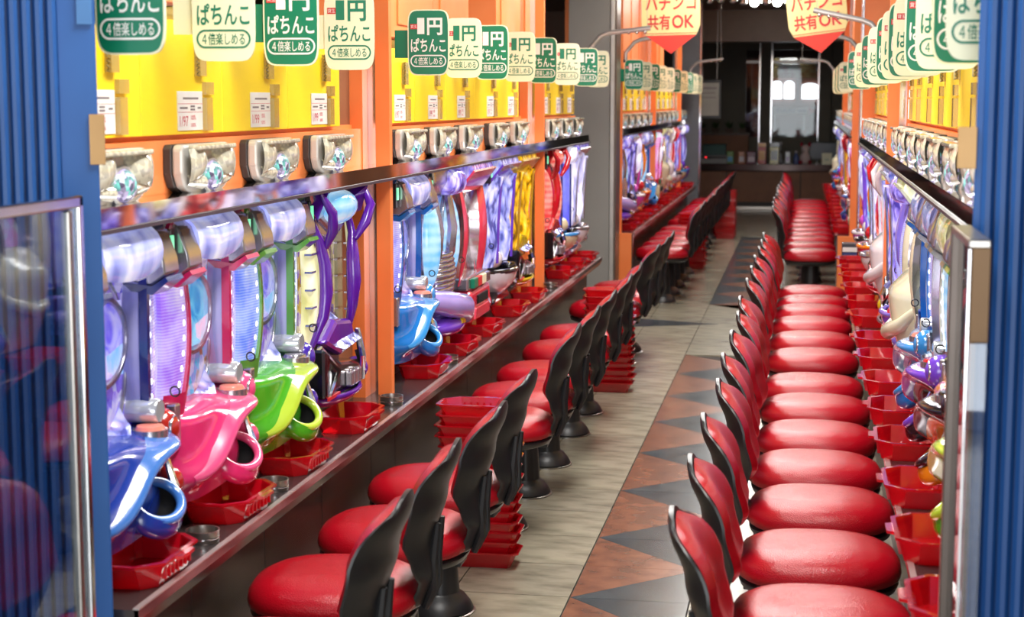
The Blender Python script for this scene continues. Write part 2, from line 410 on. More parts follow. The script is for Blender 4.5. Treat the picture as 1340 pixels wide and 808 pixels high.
    MB().prism([(.2185, ZC+.001), (.2185, ZC-.02), (.20, ZC-.055), (.118, ZC-.055), (.118, ZC-.022), (.208, ZC-.0205), (.208, ZC+.001)], a, b, 'y').build('lip', LIP, ct, 0)
    MB().box(.205, .2195, a, b, ZC+.001, ZC+.004).build('edge_trim', pm('edge_steel', (205, 196, 194), .25, .6), ct, 0)
    return isl
LA = [3.40, 3.95, 4.50, 5.08, 6.15, 6.72, 7.30, 8.00, 8.58, 9.75, 10.28, 10.77]
LB = [13.55, 14.10, 14.65, 15.22, 15.80, 16.85, 17.40, 18.00, 18.60, 19.15, 19.95, 20.45]
RA = [3.36, 3.89, 4.43, 4.99, 5.52, 6.06, 6.64, 7.16, 7.92, 8.52, 9.13, 9.71, 10.17, 10.72]
RB = [13.50, 14.15, 14.78, 15.30, 15.85, 16.47, 17.10, 17.75, 18.50, 19.12, 19.75, 20.35]
island('L', 3.12, 11.05, LA, [5.70, 9.19], [(3.86, 4.16), (6.2, 7.72), (8.42, 9.9)], 'between blue screen and grey pillar')
island('L', 13.2, 20.75, LB, [13.22, 16.2, 19.55], [(14.2, 18.6)], 'beyond the grey pillar')
island('R', 3.12, 11.0, RA, [7.55], [], 'behind the long unbroken stool row')
island('R', 13.2, 20.75, RB, [13.22, 16.8], [(13.4, 18.6)], 'behind the second stool row')
# end panels of the far islands and the right island's orange pillar
def part_box(name, mat, x0, x1, y0, y1, z0, z1, label, cat, bevel=.003):
    return tag(MB().box(x0, x1, y0, y1, z0, z1).build(name, mat, None, 0, bevel), label, cat)
o = empty('orange_pillar', (.445, 11.1, 0), 0, 'tall orange pillar closing the island behind the long stool row', 'pillar')
MB().box(-.085, .085, -.08, .08, 0, 2.95).build('shaft', ORANGE_D, o, 0, .004)
MB().box(-.095, -.0855, -.085, -.06, 0, 2.95).build('corner_strip', CHROME, o, 0)
PIL = pm('grey_pillar_laminate', (150, 148, 144), .45, col2=(142, 140, 136), nscale=2)
o = empty('grey_pillar', (-1.63, 12.75, 0), 0, 'square grey pillar with chrome corner strips in the cross passage', 'pillar')
MB().box(-.17, .15, -.14, .14, 0, 2.95).build('shaft', PIL, o, 0, .003)
MB().box(.151, .185, -.145, .14, 0, 2.95).build('chrome_corner', pm('satin_chrome', (214, 212, 208), .35, .6), o, 0, .006)
MB().box(.186, .20, -.135, .14, 0, 2.95).build('edge_strip', pm('warm_grey_metal', (120, 108, 98), .3, .7), o, 0)
o = empty('grey_pillar', (-1.52, 21.4, 0), 0, 'dark grey pillar at the end of the far fixture near the prize desk', 'pillar')
MB().box(-.17, .17, -.14, .14, 0, 2.95).build('shaft', pm('slate_grey_laminate', (108, 112, 118), .45), o, 0, .003)
MB().box(.171, .20, -.145, .14, 0, 2.95).build('chrome_corner', CHROME, o, 0, .004)
o = empty('end_panel', (-1.40, 13.12, 0), 0, 'orange end panel with a bent chrome grab rail beside the grey pillar', 'panel')
MB().box(-.16, .05, 0, .03, .0, .60).build('board', ORANGE_D, o, 0, .003)
MB().tube([(-.12, -.02, .1), (-.12, -.02, .45), (-.07, -.02, .56), (-.07, -.02, .64), (-.13, -.02, .64)], .009, 8).build('grab_rail', CHROME, o)
MB().box(.045, .055, -.004, .03, 0, .605).build('edge', CHROME, o, 0)
o = empty('end_panel', (.27, 13.12, 0), 0, 'orange end panel of the far fixture beside the second stool row', 'panel')
MB().box(-.005, .16, 0, .03, 0, .60).build('board', ORANGE_D, o, 0, .003)
MB().box(-.012, -.005, -.004, .03, 0, .605).build('edge', CHROME, o, 0)
o = empty('deposit_box', (.33, 11.09, .60), 0, 'dark grey box with a white slip in front of the orange pillar', 'box')
MB().box(-.075, .025, -.06, .06, -.03, .12).build('body', pm('box_grey', (62, 64, 70), .4), o, 0, .004)
MB().box(-.072, .022, -.064, -.06, .065, .095).build('slip', pm('paper_white', (238, 238, 232), .6), o, 0)
MB().box(-.072, .022, -.063, -.06, .03, .06).build('band', pm('box_blue', (40, 60, 120), .4), o, 0)
o = empty('bracket', (.33, 11.09, 0), 0, 'grey post carrying the dark box by the orange pillar', 'post')
MB().box(-.05, .0, -.04, .04, 0, .57).build('stem', GREY_D, o, 0, .003)
MB().box(-.06, .01, -.05, .05, 0, .02).build('foot', GREY_D, o, 0, .003)
# ================================================================== PROTOTYPES
VINYL = pm('red_vinyl', (176, 10, 28), .27, col2=(164, 8, 26), nscale=3, bump=.24, bscale=280, grid=1, spec=.54)
SHELL = pm('chair_black_shell', (30, 30, 32), .38, col2=(38, 38, 40), nscale=5)
# ---- stool: local -x faces the machine, +x is the back
def interp(tab, t):
    for (a, va), (b, vb) in zip(tab[:-1], tab[1:]):
        if t <= b:
            k = (t-a)/(b-a); k = k*k*(3-2*k); return va+(vb-va)*k
    return tab[-1][1]
def make_chair():
    root = empty('swivel_stool')
    def cushion(scale, zs, p=.62):
        mb = MB()
        prof = zs
        def fn(u, v):
            t = 2*math.pi*u; r, z = prof[round(v*(len(prof)-1))]
            c, s_ = math.cos(t), math.sin(t)
            x = math.copysign(abs(c)**.72, c)*.222; y = math.copysign(abs(s_)**.80, s_)*.208
            if x < 0: y *= (1-.10*(x/.222)**2)
            return (x*r*scale, y*r*scale, z)
        return mb.grid(fn, 32, len(prof), closeu=True)
    cushion(1, [(0, .466), (.35, .466), (.62, .463), (.80, .455), (.92, .441), (.985, .420), (1.0, .400), (.985, .384), (.93, .375), (0, .375)]).build('seat', VINYL, root, 60)
    cushion(.97, [(0, .376), (.95, .376), (1.0, .368), (.97, .352), (.80, .338), (.4, .332), (0, .332)]).build('seat_pan', SHELL, root, 50)
    # back shell
    HWT = [(0, .050), (.18, .070), (.34, .125), (.52, .172), (.68, .184), (.82, .172), (.91, .150), (.97, .120), (1, .085)]
    XT = [(0, .165), (.12, .215), (.25, .238), (.45, .232), (.7, .262), (1, .312)]
    ZT = lambda v: .345+.465*v
    def backf(front):
        def fn(u, v):
            hw_ = interp(HWT, v); a = (u-.5)*2
            x = interp(XT, v) - .034*(a*hw_/.18)**2 + (0 if front else .026*(1-.75*abs(a)**3)*(1-.6*max(0, v-.85)/.15))
            return (x, a*hw_, ZT(v)-.030*a*a*max(0, (v-.8)/.2)**2)
        return fn
    mb = MB().grid(backf(True), 13, 22).grid(backf(False), 13, 22)
    n = 22; off = 13*22
    rim = [i*n for i in range(13)] + [12*n+j for j in range(1, n)] + [i*n+n-1 for i in range(11, -1, -1)] + [j for j in range(n-2, 0, -1)]
    for i in range(len(rim)):
        a, b = rim[i], rim[(i+1) % len(rim)]
        mb.f.append((a, b, b+off, a+off))
    mb.build('back_shell', SHELL, root, 50)
    # lumbar spine with slot rails behind the shell
    MB().tube([(.268, -.035, .60), (.256, -.037, .50), (.258, -.03, .43), (.235, -.022, .375)], [.010, .014, .014, .010], 8).build('spine_rail', SHELL, root)
    MB().tube([(.268, .035, .60), (.256, .037, .50), (.258, .03, .43), (.235, .022, .375)], [.010, .014, .014, .010], 8).build('spine_rail', SHELL, root)
    MB().box(.02, .20, -.045, .045, .332, .352).build('bracket', SHELL, root, 0, .004)
    # back cushion
    def cf(u, v):
        a = (u-.5)*2; vv = .34+.635*v; hw_ = interp(HWT, vv)*.92
        if v < .2: hw_ *= .55+.45*(v/.2)**.6
        if v > .9: hw_ *= 1-.25*((v-.9)/.1)
        puff = .034*(1-a**6)*(1-(2*v-1)**10)
        return (interp(XT, vv)-.034*(a*hw_/.18)**2-.004-puff, a*hw_, ZT(vv)-.030*a*a*max(0, (vv-.8)/.2)**2)
    mb = MB().grid(cf, 13, 18)
    mb.build('back_cushion', VINYL, root, 60)
    # pedestal
    flut = MB()
    def colf(u, v):
        t = 2*math.pi*u; r = .056+.016*(1-v)**1.3
        r *= 1-.07*(abs(math.sin(3*t))**8)
        return (r*math.cos(t), r*math.sin(t), .05+.285*v)
    flut.grid(colf, 36, 7, closeu=True).build('pedestal', SHELL, root, 40)
    MB().lathe([(0, 0), (.112, .004), (.116, .012), (.108, .03), (.088, .055), (.074, .064), (.07, .07)], 28).build('foot', SHELL, root, 40)
    MB().lathe([(.113, 0), (.122, 0), (.122, .006), (.116, .008)], 28).build('floor_ring', STEEL, root, 40)
    index_children(root); return root
STOOL = make_chair()
# ---- ball tray
TRAY = clear('tray_red_plastic', (255, 76, 92), .3, .08, body=(212, 12, 34), bodyamt=.48)
TRAY2 = clear('tray_red_plastic_old', (230, 90, 90), .3, .12, body=(120, 34, 34), bodyamt=.5)
def make_tray(mat):
    root = empty('ball_tray')
    def outline(dx, dy, ch):      # chamfered corners on the aisle side (+x)
        return [(-dx, -dy+ch*.35), (-dx+ch*.35, -dy), (dx-ch, -dy), (dx, -dy+ch), (dx, dy-ch), (dx-ch, dy), (-dx+ch*.35, dy), (-dx, dy-ch*.35)]
    loops = [(outline(.066, .115, .03), .0), (outline(.080, .138, .045), .050), (outline(.088, .148, .05), .052), (outline(.088, .148, .05), .058),
             (outline(.077, .135, .044), .058), (outline(.063, .112, .03), .005)]
    mb = MB()
    for o_, z in loops: mb.v += [(x, y, z) for x, y in o_]
    for k in range(len(loops)-1):
        for i in range(8): mb.f.append((k*8+i, k*8+(i+1) % 8, (k+1)*8+(i+1) % 8, (k+1)*8+i))
    mb.f.append(tuple(range(7, -1, -1))); mb.f.append(tuple(range(40, 48)))
    mb.build('tub', mat, root, 0)
    MB().prism([(.084, -.045), (.104, -.035), (.104, .035), (.084, .045)], .050, .057, 'z').build('grip', mat, root, 0)
    rb = MB()
    for i in range(7):
        y = -.09+.03*i; rb.box(.068, .078, y*.8, y*.8+.007, .014, .040)
    rb.build('ribs', mat, root, 0)
    index_children(root); return root
TRAY_P = make_tray(TRAY); TRAY_OLD = make_tray(TRAY2)
# ---- call lamp above a machine
LENS = pm('lamp_lens_cream', (226, 222, 200), .12, coat=.6, col2=(190, 186, 168), nscale=60, ndetail=1, contrast=(.45, .55))
SILV = pm('lamp_silver', (206, 204, 198), .3, .25)
DOME_REFL = playfield_mat('lamp_dome_reflections', [(40, 30, 50), (90, 80, 120), (200, 190, 225), (70, 60, 90), (120, 210, 200), (230, 225, 240)], .35, 70)  # glowing mosaic paints machine lights reflected in the dome, with its digits
def make_lamp():
    root = empty('call_lamp')
    # back shell outline in (y,z): flat top, lower corners sweeping in
    prof = [(-.17, .11), (-.172, .05), (-.15, .015), (-.10, -.004), (.10, -.004), (.15, .015), (.172, .05), (.17, .11), (.16, .12), (-.16, .12)]
    MB().prism(prof, 0, .022, 'x').build('back_shell', pm('lamp_back_dark', (60, 52, 50), .4), root, 0, .003)
    MB().prism([(y*.985, z) for y, z in prof], .022, .050, 'x').build('housing', SILV, root, 0, .008)
    def lens(sg):
        def fn(u, v):
            y = sg*(.03+.128*u); z = .050+.060*v - .02*u*(1-v)
            return (.050+.030*math.sin(math.pi*min(1, .12+.88*(1-u)))**.5*math.sin(math.pi*(.12+.76*v))**.5, y, z)
        return MB().grid(fn, 10, 7)
    lens(-1).build('lens', LENS, root, 50); lens(1).build('lens', LENS, root, 50)
    def low(sg):
        def fn(u, v):
            y = sg*(.055+.095*u); z = .008+.038*v + .012*u*(1-v)
            return (.050+.022*math.sin(math.pi*(.1+.8*v))*(1-.5*u), y, z)
        return MB().grid(fn, 8, 5)
    low(-1).build('side_lens', LENS, root, 50); low(1).build('side_lens', LENS, root, 50)
    MB().box(.05, .082, -.13, .13, .106, .118).build('top_bar', LENS, root, 0, .004)
    MB().ell((.050, .005, .040), (.034, .060, .040), 18, 10).build('dome', DOME_REFL, root, 60)
    MB().ring((.058, .005, .040), (0, 1, 0), (0, 0, 1), .060, .041, .005, 22, 6).build('dome_rim', SILV, root)
    index_children(root); return root
LAMP = make_lamp()
# ---- hanging plates
GREEN = pm('plate_green', (0, 122, 88), .35, col2=(0, 116, 84), nscale=4)
GREEN_INK = pm('ink_green', (24, 128, 96), .45)
CREAM = pm('plate_cream', (240, 238, 205), .35, col2=(236, 234, 198), nscale=3)
WHITE_INK = pm('ink_white', (244, 244, 236), .45)
RED_INK = pm('ink_red', (206, 40, 44), .45)
def plate_outline(w, h, n=40):
    pts = []
    for i in range(n):
        t = 2*math.pi*i/n; c, s_ = math.cos(t), math.sin(t)
        p = .34 if s_ > 0 else .42
        x = math.copysign(abs(c)**.30, c)*w; z = math.copysign(abs(s_)**p, s_)*h
        pts.append((x, z))
    return pts
def make_plate(green):
    root = empty('hanging_sign')
    w, h = .076, .118
    if green:
        MB().prism(plate_outline(w, h), -.003, .003, 'y').build('backing', CREAM, root, 30)
        MB().prism(plate_outline(w-.004, h-.004), -.0036, .0036, 'y').build('face', GREEN, root, 30)
        ink = WHITE_INK
    else:
        MB().prism(plate_outline(w, h), -.0036, .0036, 'y').build('face', CREAM, root, 30)
        ink = GREEN_INK
    d = -.0044
    mb = MB(); add_text(mb, '1', -.040, -.014, .030, .088, d, .03); add_text(mb, '円', -.004, .052, .026, .088, d, .028); mb.build('price_lettering', ink, root, 0)
    mb = MB(); add_text(mb, 'ぱちんこ', -.064, .064, -.034, .016, d, .018); mb.build('word_lettering', ink, root, 0)
    mb = MB(); add_text(mb, '４倍楽しめる', -.052, .052, -.080, -.052, d, .008); mb.build('slogan_lettering', ink, root, 0)
    mb = MB(); n = 40; ring = []
    for rr in (.0, .0045):
        for i in range(n):
            t = 2*math.pi*i/n; c, s_ = math.cos(t), math.sin(t)
            ring.append((math.copysign(.044, c)+c*(.022-rr) if abs(c) > 1e-6 else 0, d, -.066+s_*(.022-rr)))
    mb.add(ring, [(i, (i+1) % n, n+(i+1) % n, n+i) for i in range(n)]).build('capsule_outline', ink, root, 0)
    mb = MB(); mb.box(-.066, -.040, d-.0003, d+.001, .048, .066); tagm = mb.build('rate_tag', RED_INK, root, 0)
    mb = MB(); add_text(mb, '貸玉', -.064, -.042, .051, .063, d-.0008, 0); mb.build('tag_lettering', WHITE_INK, tagm, 0)
    index_children(root); return root
PLATE_G = make_plate(True); PLATE_C = make_plate(False)
# ---- arrow banner
BANNER_C = pm('banner_cream', (226, 208, 142), .5, col2=(220, 200, 132), nscale=3)
BANNER_R = pm('banner_red', (226, 56, 40), .5)
def make_banner():
    root = empty('arrow_banner')
    w = .25
    MB().prism([(-w, .17), (-w+.035, .10), (w-.035, .10), (w, .17), (w, .82), (-w, .82)], -.006, .006, 'y').build('board', BANNER_C, root, 0)
    MB().prism([(0, -.04), (w-.035, .098), (-w+.035, .098)], -.006, .006, 'y').build('point', BANNER_R, root, 0)
    d = -.0075
    mb = MB(); add_text(mb, '共有', -.20, -.005, .14, .255, d, .02); add_text(mb, 'OK', .01, .20, .15, .25, d, .02); mb.build('lower_lettering', RED_INK, root, 0)
    mb = MB(); add_text(mb, 'パチンコ', -.215, .215, .285, .40, d, .02); mb.build('middle_lettering', RED_INK, root, 0)
    mb = MB(); add_text(mb, '1円', -.15, .15, .43, .60, d, .04); mb.build('price_lettering', RED_INK, root, 0)
    MB().box(-w+.03, w-.03, -.0078, -.006, .112, .116).build('rule_line', RED_INK, root, 0)
    MB().tube([(-.2, 0, .81), (-.2, 0, 1.0)], .002, 5).build('cord', STEEL, root); MB().tube([(.2, 0, .81), (.2, 0, 1.0)], .002, 5).build('cord', STEEL, root)
    index_children(root); return root
BANNER = make_banner()
# ---- info card
CARDM = pm('card_white', (242, 240, 236), .5); CARD_GREY = pm('card_print_grey', (130, 120, 125), .6); CARD_PINK = pm('card_print_red', (214, 80, 100), .6)
def make_card(odds):
    """faces +x; y to the right for a reader is +y on the left island"""
    root = empty('odds_card')
    MB().box(0, .0025, -.085, .085, 0, .098).build('paper', CARDM, root, 0)
    def T(body, y0, y1, z0, z1, mat, name, b=0):
        vs, fs = text_mesh(body, b)
        MB().add([(.0031, y0+(y1-y0)*a, z0+(z1-z0)*c) for a, c in vs], fs).build(name, mat, root, 0)
    T(odds, -.075, -.018, .010, .036, CARD_PINK, 'odds_lettering')
    T('100%', .0, .034, .026, .038, CARD_PINK, 'rate_lettering'); T('100%', .0, .034, .008, .018, CARD_PINK, 'rate_lettering')
    mb = MB()
    for (a, b, z) in [(-.05, .055, .080), (-.072, -.02, .056), (.0, .03, .060), (.0, .03, .052), (.05, .072, .056)]: mb.box(.0025, .003, a, b, z-.0025, z+.0025)
    mb.build('print_lines', CARD_GREY, root, 0)
    MB().box(.0025, .003, -.085, .085, .045, .046).box(.0025, .003, -.085, .085, .066, .067).build('rules', CARD_PINK, root, 0)
    index_children(root); return root
CARD99 = make_card('1/99'); CARD97 = make_card('1/97')
# ---- ashtray
def make_ashtray():
    root = empty('ashtray')
    MB().lathe([(0, 0), (.038, 0), (.04, .004), (.04, .026), (.0415, .03), (.037, .03), (.035, .012), (0, .010)], 24).build('cup', STEEL, root, 40)
    MB().lathe([(.0402, .010), (.0408, .010), (.0408, .014), (.0402, .014)], 24).build('band', CHROME, root, 40)
    index_children(root); return root
ASH = make_ashtray()
# ================================================================== MACHINES  (local x outward, y along the aisle, z from the counter)
GLASS = clear('machine_glass', (250, 250, 252), .10, .03)
CRYS = crystal('crystal_white', [(70, 76, 150), (150, 158, 228), (208, 212, 250), (240, 242, 255)], .62)
CRYS_V = crystal('crystal_violet', [(60, 50, 140), (136, 124, 225), (196, 190, 248), (240, 238, 255)], .62)
VIS = crystal('visor_frost', [(120, 130, 205), (176, 184, 236), (222, 226, 252), (244, 246, 255)], .55, 5)
LAV = led('led_lavender', (120, 118, 235), (225, 222, 255), .9, 42)
LAVP = led('led_lavender_pink', (150, 100, 230), (226, 215, 255), .9, 42)
PALEB = led('led_pale_blue', (95, 125, 235), (205, 222, 255), .9, 42)
CYANL = led('led_cyan', (110, 190, 245), (215, 240, 255), .9, 8)
BLUEL = led('led_blue', (50, 60, 235), (150, 150, 255), 1.0, 50)
REDL = led('led_red', (235, 70, 70), (255, 190, 170), .85, 9)
GOLDL = crystal('crystal_gold', [(120, 84, 10), (222, 170, 20), (252, 214, 60), (255, 244, 180)], .5)
CREAML = crystal('crystal_cream', [(190, 190, 120), (235, 235, 190), (255, 255, 235)], .6, 9)
PINKL = led('led_pink', (235, 110, 220), (255, 225, 250), .8, 12)
WHITEL = crystal('crystal_bright', [(150, 150, 200), (225, 225, 250), (255, 255, 255)], .75, 9)
PF = {
 'sea': playfield_mat('playfield_sea', [(20, 40, 90), (20, 120, 190), (60, 190, 230), (140, 150, 230), (220, 210, 240), (150, 110, 60), (200, 60, 70)]),
 'gold': playfield_mat('playfield_gold', [(60, 40, 20), (150, 110, 40), (210, 180, 90), (230, 220, 190), (130, 90, 190), (90, 50, 150)]),
 'violet': playfield_mat('playfield_violet', [(30, 20, 80), (80, 60, 200), (140, 120, 240), (220, 215, 250), (60, 120, 220)]),
 'red': playfield_mat('playfield_red', [(60, 10, 20), (190, 40, 40), (240, 120, 90), (255, 210, 180), (120, 60, 60)]),
 'ice': playfield_mat('playfield_ice', [(90, 140, 190), (150, 210, 240), (225, 245, 250), (200, 120, 210), (255, 255, 255)]),
}
SCREENM = {k: playfield_mat('display_'+k, c, .9, 9) for k, c in {'sea': [(10, 60, 160), (30, 150, 220), (120, 220, 245), (240, 200, 230)], 'gold': [(120, 60, 20), (230, 180, 60), (250, 240, 200), (150, 90, 220)], 'violet': [(50, 40, 190), (110, 100, 240), (210, 210, 255), (120, 190, 250)], 'red': [(190, 20, 30), (250, 120, 60), (255, 220, 180)], 'ice': [(120, 190, 240), (230, 245, 255), (240, 170, 230), (255, 255, 255)]}.items()}
CAB = pm('machine_cabinet', (40, 38, 42), .35); PLATEM = pm('machine_chrome_plate', (186, 180, 186), .2, .8)
ORANGE_BTN = pm('button_salmon', (245, 140, 120), .3, coat=.5)
def gloss(c, nm): return pm('gloss_'+nm, c, .22, coat=.8, col2=tuple(v*.86 for v in c), nscale=4)
def add_pillars(root, kind, lens, trim, ridge=.074):
    for sg in (-1, 1):
        if kind == 'arch':      # lit lens with a coloured arched inner edge
            def uin(v): return .192-.050*math.sin(math.pi*(.12+.80*v))**.8
            def wr(v): return .040+(ridge-.040)*math.sin(math.pi*(.18+.62*v))**.7
            def fn(u, v):
                uu = min(1, u*8/7); y = uin(v)+(.262-uin(v))*uu; x = .0 if u > .95 else wr(v)*(1-.28*uu*uu)
                return (x, sg*y, .335+.355*v)
            p = MB().grid(fn, 9, 20).build('side_pillar', lens, root, 50)
            def wall(u, v): return (.014+(wr(v)-.018)*u, sg*(uin(v)-.010*(1-u)), .31+.38*v)
            MB().grid(wall, 4, 18).build('inner_wall', LOUV, p, 50)
            def st(u, v):
                yy = uin(v); a = [(wr(v)-.016, -.004), (wr(v)+.006, -.006), (wr(v)+.006, .010), (wr(v)-.006, .010)][round(u*4) % 4]
                return (a[0], sg*(yy+a[1]), .30+.40*v)
            MB().grid(st, 4, 22, closeu=True).build('arch_trim', trim, p, 50)
            dots = MB()
            for k in range(9):
                v = .08+.84*k/8; dots.ell((wr(v)*.90+.004, sg*(uin(v)+.026), .335+.355*v), (.006, .006, .009), 8, 5)
            dots.build('bulbs', BULB, p, 60)
            # solid foot of the pillar with a chrome lock plate
            def ft(u, v):
                y = .180+.075*u; x = .080-.03*u*u
                return (x*(.75+.25*v), sg*y, .20+.145*v)
            q = MB().grid(ft, 6, 5).box(.0, .050, min(sg*.18, sg*.252), max(sg*.18, sg*.252), .20, .335).build('pillar_foot', trim, root, 40)
            MB().box(.055, .082, min(sg*.225, sg*.256), max(sg*.225, sg*.256), .215, .325).build('lock_plate', PLATEM, q, 0, .005)
        elif kind == 'oval':
            p = MB().ell((.045, sg*.19, .47), (.06, .06, .19), 16, 14).build('side_pillar', lens, root, 60)
            MB().ring((.05, sg*.185, .47), (.25, 1, 0), (0, 0, 1), .062, .198, .010, 26, 6).build('arch_trim', trim, p, 60)
            MB().tube([(.03, sg*.14, .30), (.075, sg*.13, .42), (.085, sg*.13, .52), (.06, sg*.14, .68)], [.018, .022, .022, .016], 8).build('pillar_rib', trim, root)
        elif kind == 'crystal':
            mb = MB()
            prof = [(.0, .25), (.05, .262), (.09, .225), (.105, .19), (.075, .155), (.0, .15)]
            zz = [.25, .36, .47, .58, .69]; tw = [.75, 1.0, .86, 1.0, 1.25]
            for z, k in zip(zz, tw): mb.v += [(x*k, sg*y, z) for x, y in prof]
            for a in range(4):
                for i in range(5): mb.f.append((a*6+i, a*6+i+1, (a+1)*6+i+1, (a+1)*6+i))
            p = mb.build('side_pillar', lens, root, 25)
            MB().tube([(.10, sg*.19, .27), (.106, sg*.19, .47), (.12, sg*.185, .68)], .007, 6).build('arch_trim', trim, p)
        elif kind == 'solid':
            pts = [(.030, sg*(.12+.10*abs(math.cos(math.pi*t))**1.5), .20+.52*t) for t in [i/16 for i in range(17)]]
            mb = MB()
            def fn(u, v):
                yi = .215-.10*math.sin(math.pi*v)**.8; y = yi+(.262-yi)*u
                return (.03+.075*math.sin(math.pi*(.15+.5*u))*(.55+.45*math.sin(math.pi*v)), sg*y, .24+.47*v)
            p = mb.grid(fn, 8, 18).build('side_pillar', trim, root, 50)
            def gn(u, v):
                yi = .215-.10*math.sin(math.pi*v)**.8
                return (.005+.085*u*(.55+.45*math.sin(math.pi*v)), sg*(yi-.018*(1-u)), .25+.45*v)
            MB().grid(gn, 4, 18).build('arch_trim', PLATEM, p, 50)
        elif kind == 'crescent':
            def fn(u, v):
                b = math.sin(math.pi*v); y = .175+.035*(1-b)+(.045+.04*b)*u; x = .03+.055*(1-.7*u*u)*(.5+.5*b)
                return (x, sg*y, .30+.36*v)
            p = MB().grid(fn, 6, 16).build('side_pillar', lens, root, 50)
            MB().tube([(.06, sg*.21, .70), (.085, sg*.185, .62), (.092, sg*.165, .55), (.095, sg*.165, .46), (.088, sg*.17, .38), (.06, sg*.21, .29)],
                      [.010, .014, .022, .025, .018, .010], 10).build('arch_trim', trim, p, 60)
            for k in range(5): MB().box(.055, .078, min(sg*.185, sg*.25), max(sg*.185, sg*.25), .36+.055*k, .366+.055*k).build('divider', PLATEM, p, 0)
        elif kind == 'straight':
            p = MB().box(.0, .075, min(sg*.15, sg*.256), max(sg*.15, sg*.256), .25, .72).build('side_pillar', lens, root, 30, .012)
            MB().box(.0755, .086, min(sg*.19, sg*.206), max(sg*.19, sg*.206), .25, .72).build('arch_trim', trim, p, 30)
def add_visor(root, kind, lens, trim):
    if kind == 'drum':
        def fn(u, v):
            t = R(-35+175*v); r = .052*(1-.10*abs(2*u-1)**3)
            return (.062+r*math.cos(t)*1.15, -.16+.32*u, .710+r*1.35*math.sin(t)-.012*math.sin(math.pi*u))
        vz = MB().grid(fn, 16, 10).box(.0, .062, -.16, .16, .67, .778).build('visor', lens, root, 50)
        for sg in (-1, 1):
            mb = MB()
            pr = [(.0, .64), (.085, .628), (.122, .655), (.118, .69), (.095, .752), (.05, .785), (.0, .785)]
            a, b = (.155, .242); mb.prism(pr, min(sg*a, sg*b), max(sg*a, sg*b), 'y')
            MBo = mb.build('visor_cap', PLATEM, root, 30, .006)
            MB().prism([(.0, .622), (.09, .608), (.128, .640), (.122, .650), (.088, .628), (.0, .640)], min(sg*.15, sg*.248), max(sg*.15, sg*.248), 'y').build('cap_trim', trim, MBo, 20)
            MB().prism([(.0, .68), (.06, .70), (.09, .785), (.0, .785)], min(sg*.243, sg*.262), max(sg*.243, sg*.262), 'y').build('side_wedge', trim, root, 20)
    elif kind == 'crest':
        MB().prism([(-.20, .69), (-.05, .63), (.05, .63), (.20, .69), (.25, .775), (-.25, .775)], .0, .085, 'x').build('visor', PLATEM, root, 0, .012)
        MB().ell((.075, .02, .715), (.062, .17, .058), 18, 10).build('visor_lens', CYANL if lens is None else lens, root, 60)
        for sg in (-1, 1):
            MB().add([(.07, sg*.04, .70), (.13, sg*.23, .775), (.10, sg*.25, .69), (.05, sg*.10, .66), (.02, sg*.20, .78)], [(0, 1, 2, 3), (0, 4, 1), (1, 4, 2)]).build('horn', trim, root, 0)
            MB().tube([(.11, sg*.245, .77), (.14, sg*.225, .71), (.13, sg*.19, .655), (.10, sg*.17, .60)], [.008, .016, .018, .010], 8).build('horn_curl', trim, root, 60)
    elif kind == 'wedge':
        MB().prism([(.0, .64), (.075, .66), (.135, .745), (.12, .785), (.0, .785)], -.25, .25, 'y').build('visor', lens, root, 0, .014)
        MB().prism([(.07, .648), (.145, .745), (.138, .752), (.06, .656)], -.255, .255, 'y').build('visor_trim', trim, root, 0)
    elif kind == 'crown':
        MB().ell((.075, .10, .715), (.07, .14, .06), 16, 10, .8).build('visor', lens, root, 60)
        MB().prism([(.0, .65), (.06, .66), (.10, .72), (.09, .785), (.0, .785)], -.25, .24, 'y').build('visor_trim', trim, root, 0, .01)
    elif kind == 'figure':
        MB().ell((.07, -.02, .66), (.065, .11, .10), 16, 12).ell((.075, .03, .54), (.055, .09, .13), 16, 12).build('visor', lens, root, 60)
        MB().tube([(.04, .2, .78), (.09, .12, .74), (.10, .0, .75), (.05, -.15, .77)], [.02, .03, .03, .02], 10).build('visor_trim', trim, root, 60)
def knob(root, ball, ring, z=.135):
    k = MB().ell((.085, .215, z), (.042, .040, .040), 16, 10).build('handle_knob', ball, root, 60)
    MB().tube([(.03, .215, z), (.06, .215, z)], .030, 12).build('knob_collar', ring, k)
    MB().tube([(.095, .190, z+.065), (.112, .182, z+.02), (.118, .186, z-.005)], [.008, .010, .012], 8).build('knob_trigger', CHROME, k)
LOUV = pm('louver_wall', (176, 176, 226), .15, coat=.6)
BULB = pm('bulb_white', (250, 250, 255), .2, emit=(235, 235, 255), es=2.2)
def liner(c, ax, bx, ra, rb, depth):
    """shallow black cup set into a dish opening"""
    c = Vector(c); ax = Vector(ax).normalized(); bx = Vector(bx).normalized(); n = ax.cross(bx)
    if n.z < 0: n = -n
    return MB().grid(lambda u, v: c-n*depth*math.sin(math.pi*.5*v)+(ax*ra*math.cos(2*math.pi*u)+bx*rb*math.sin(2*math.pi*u))*math.cos(math.pi*.5*v), 20, 6, closeu=True)
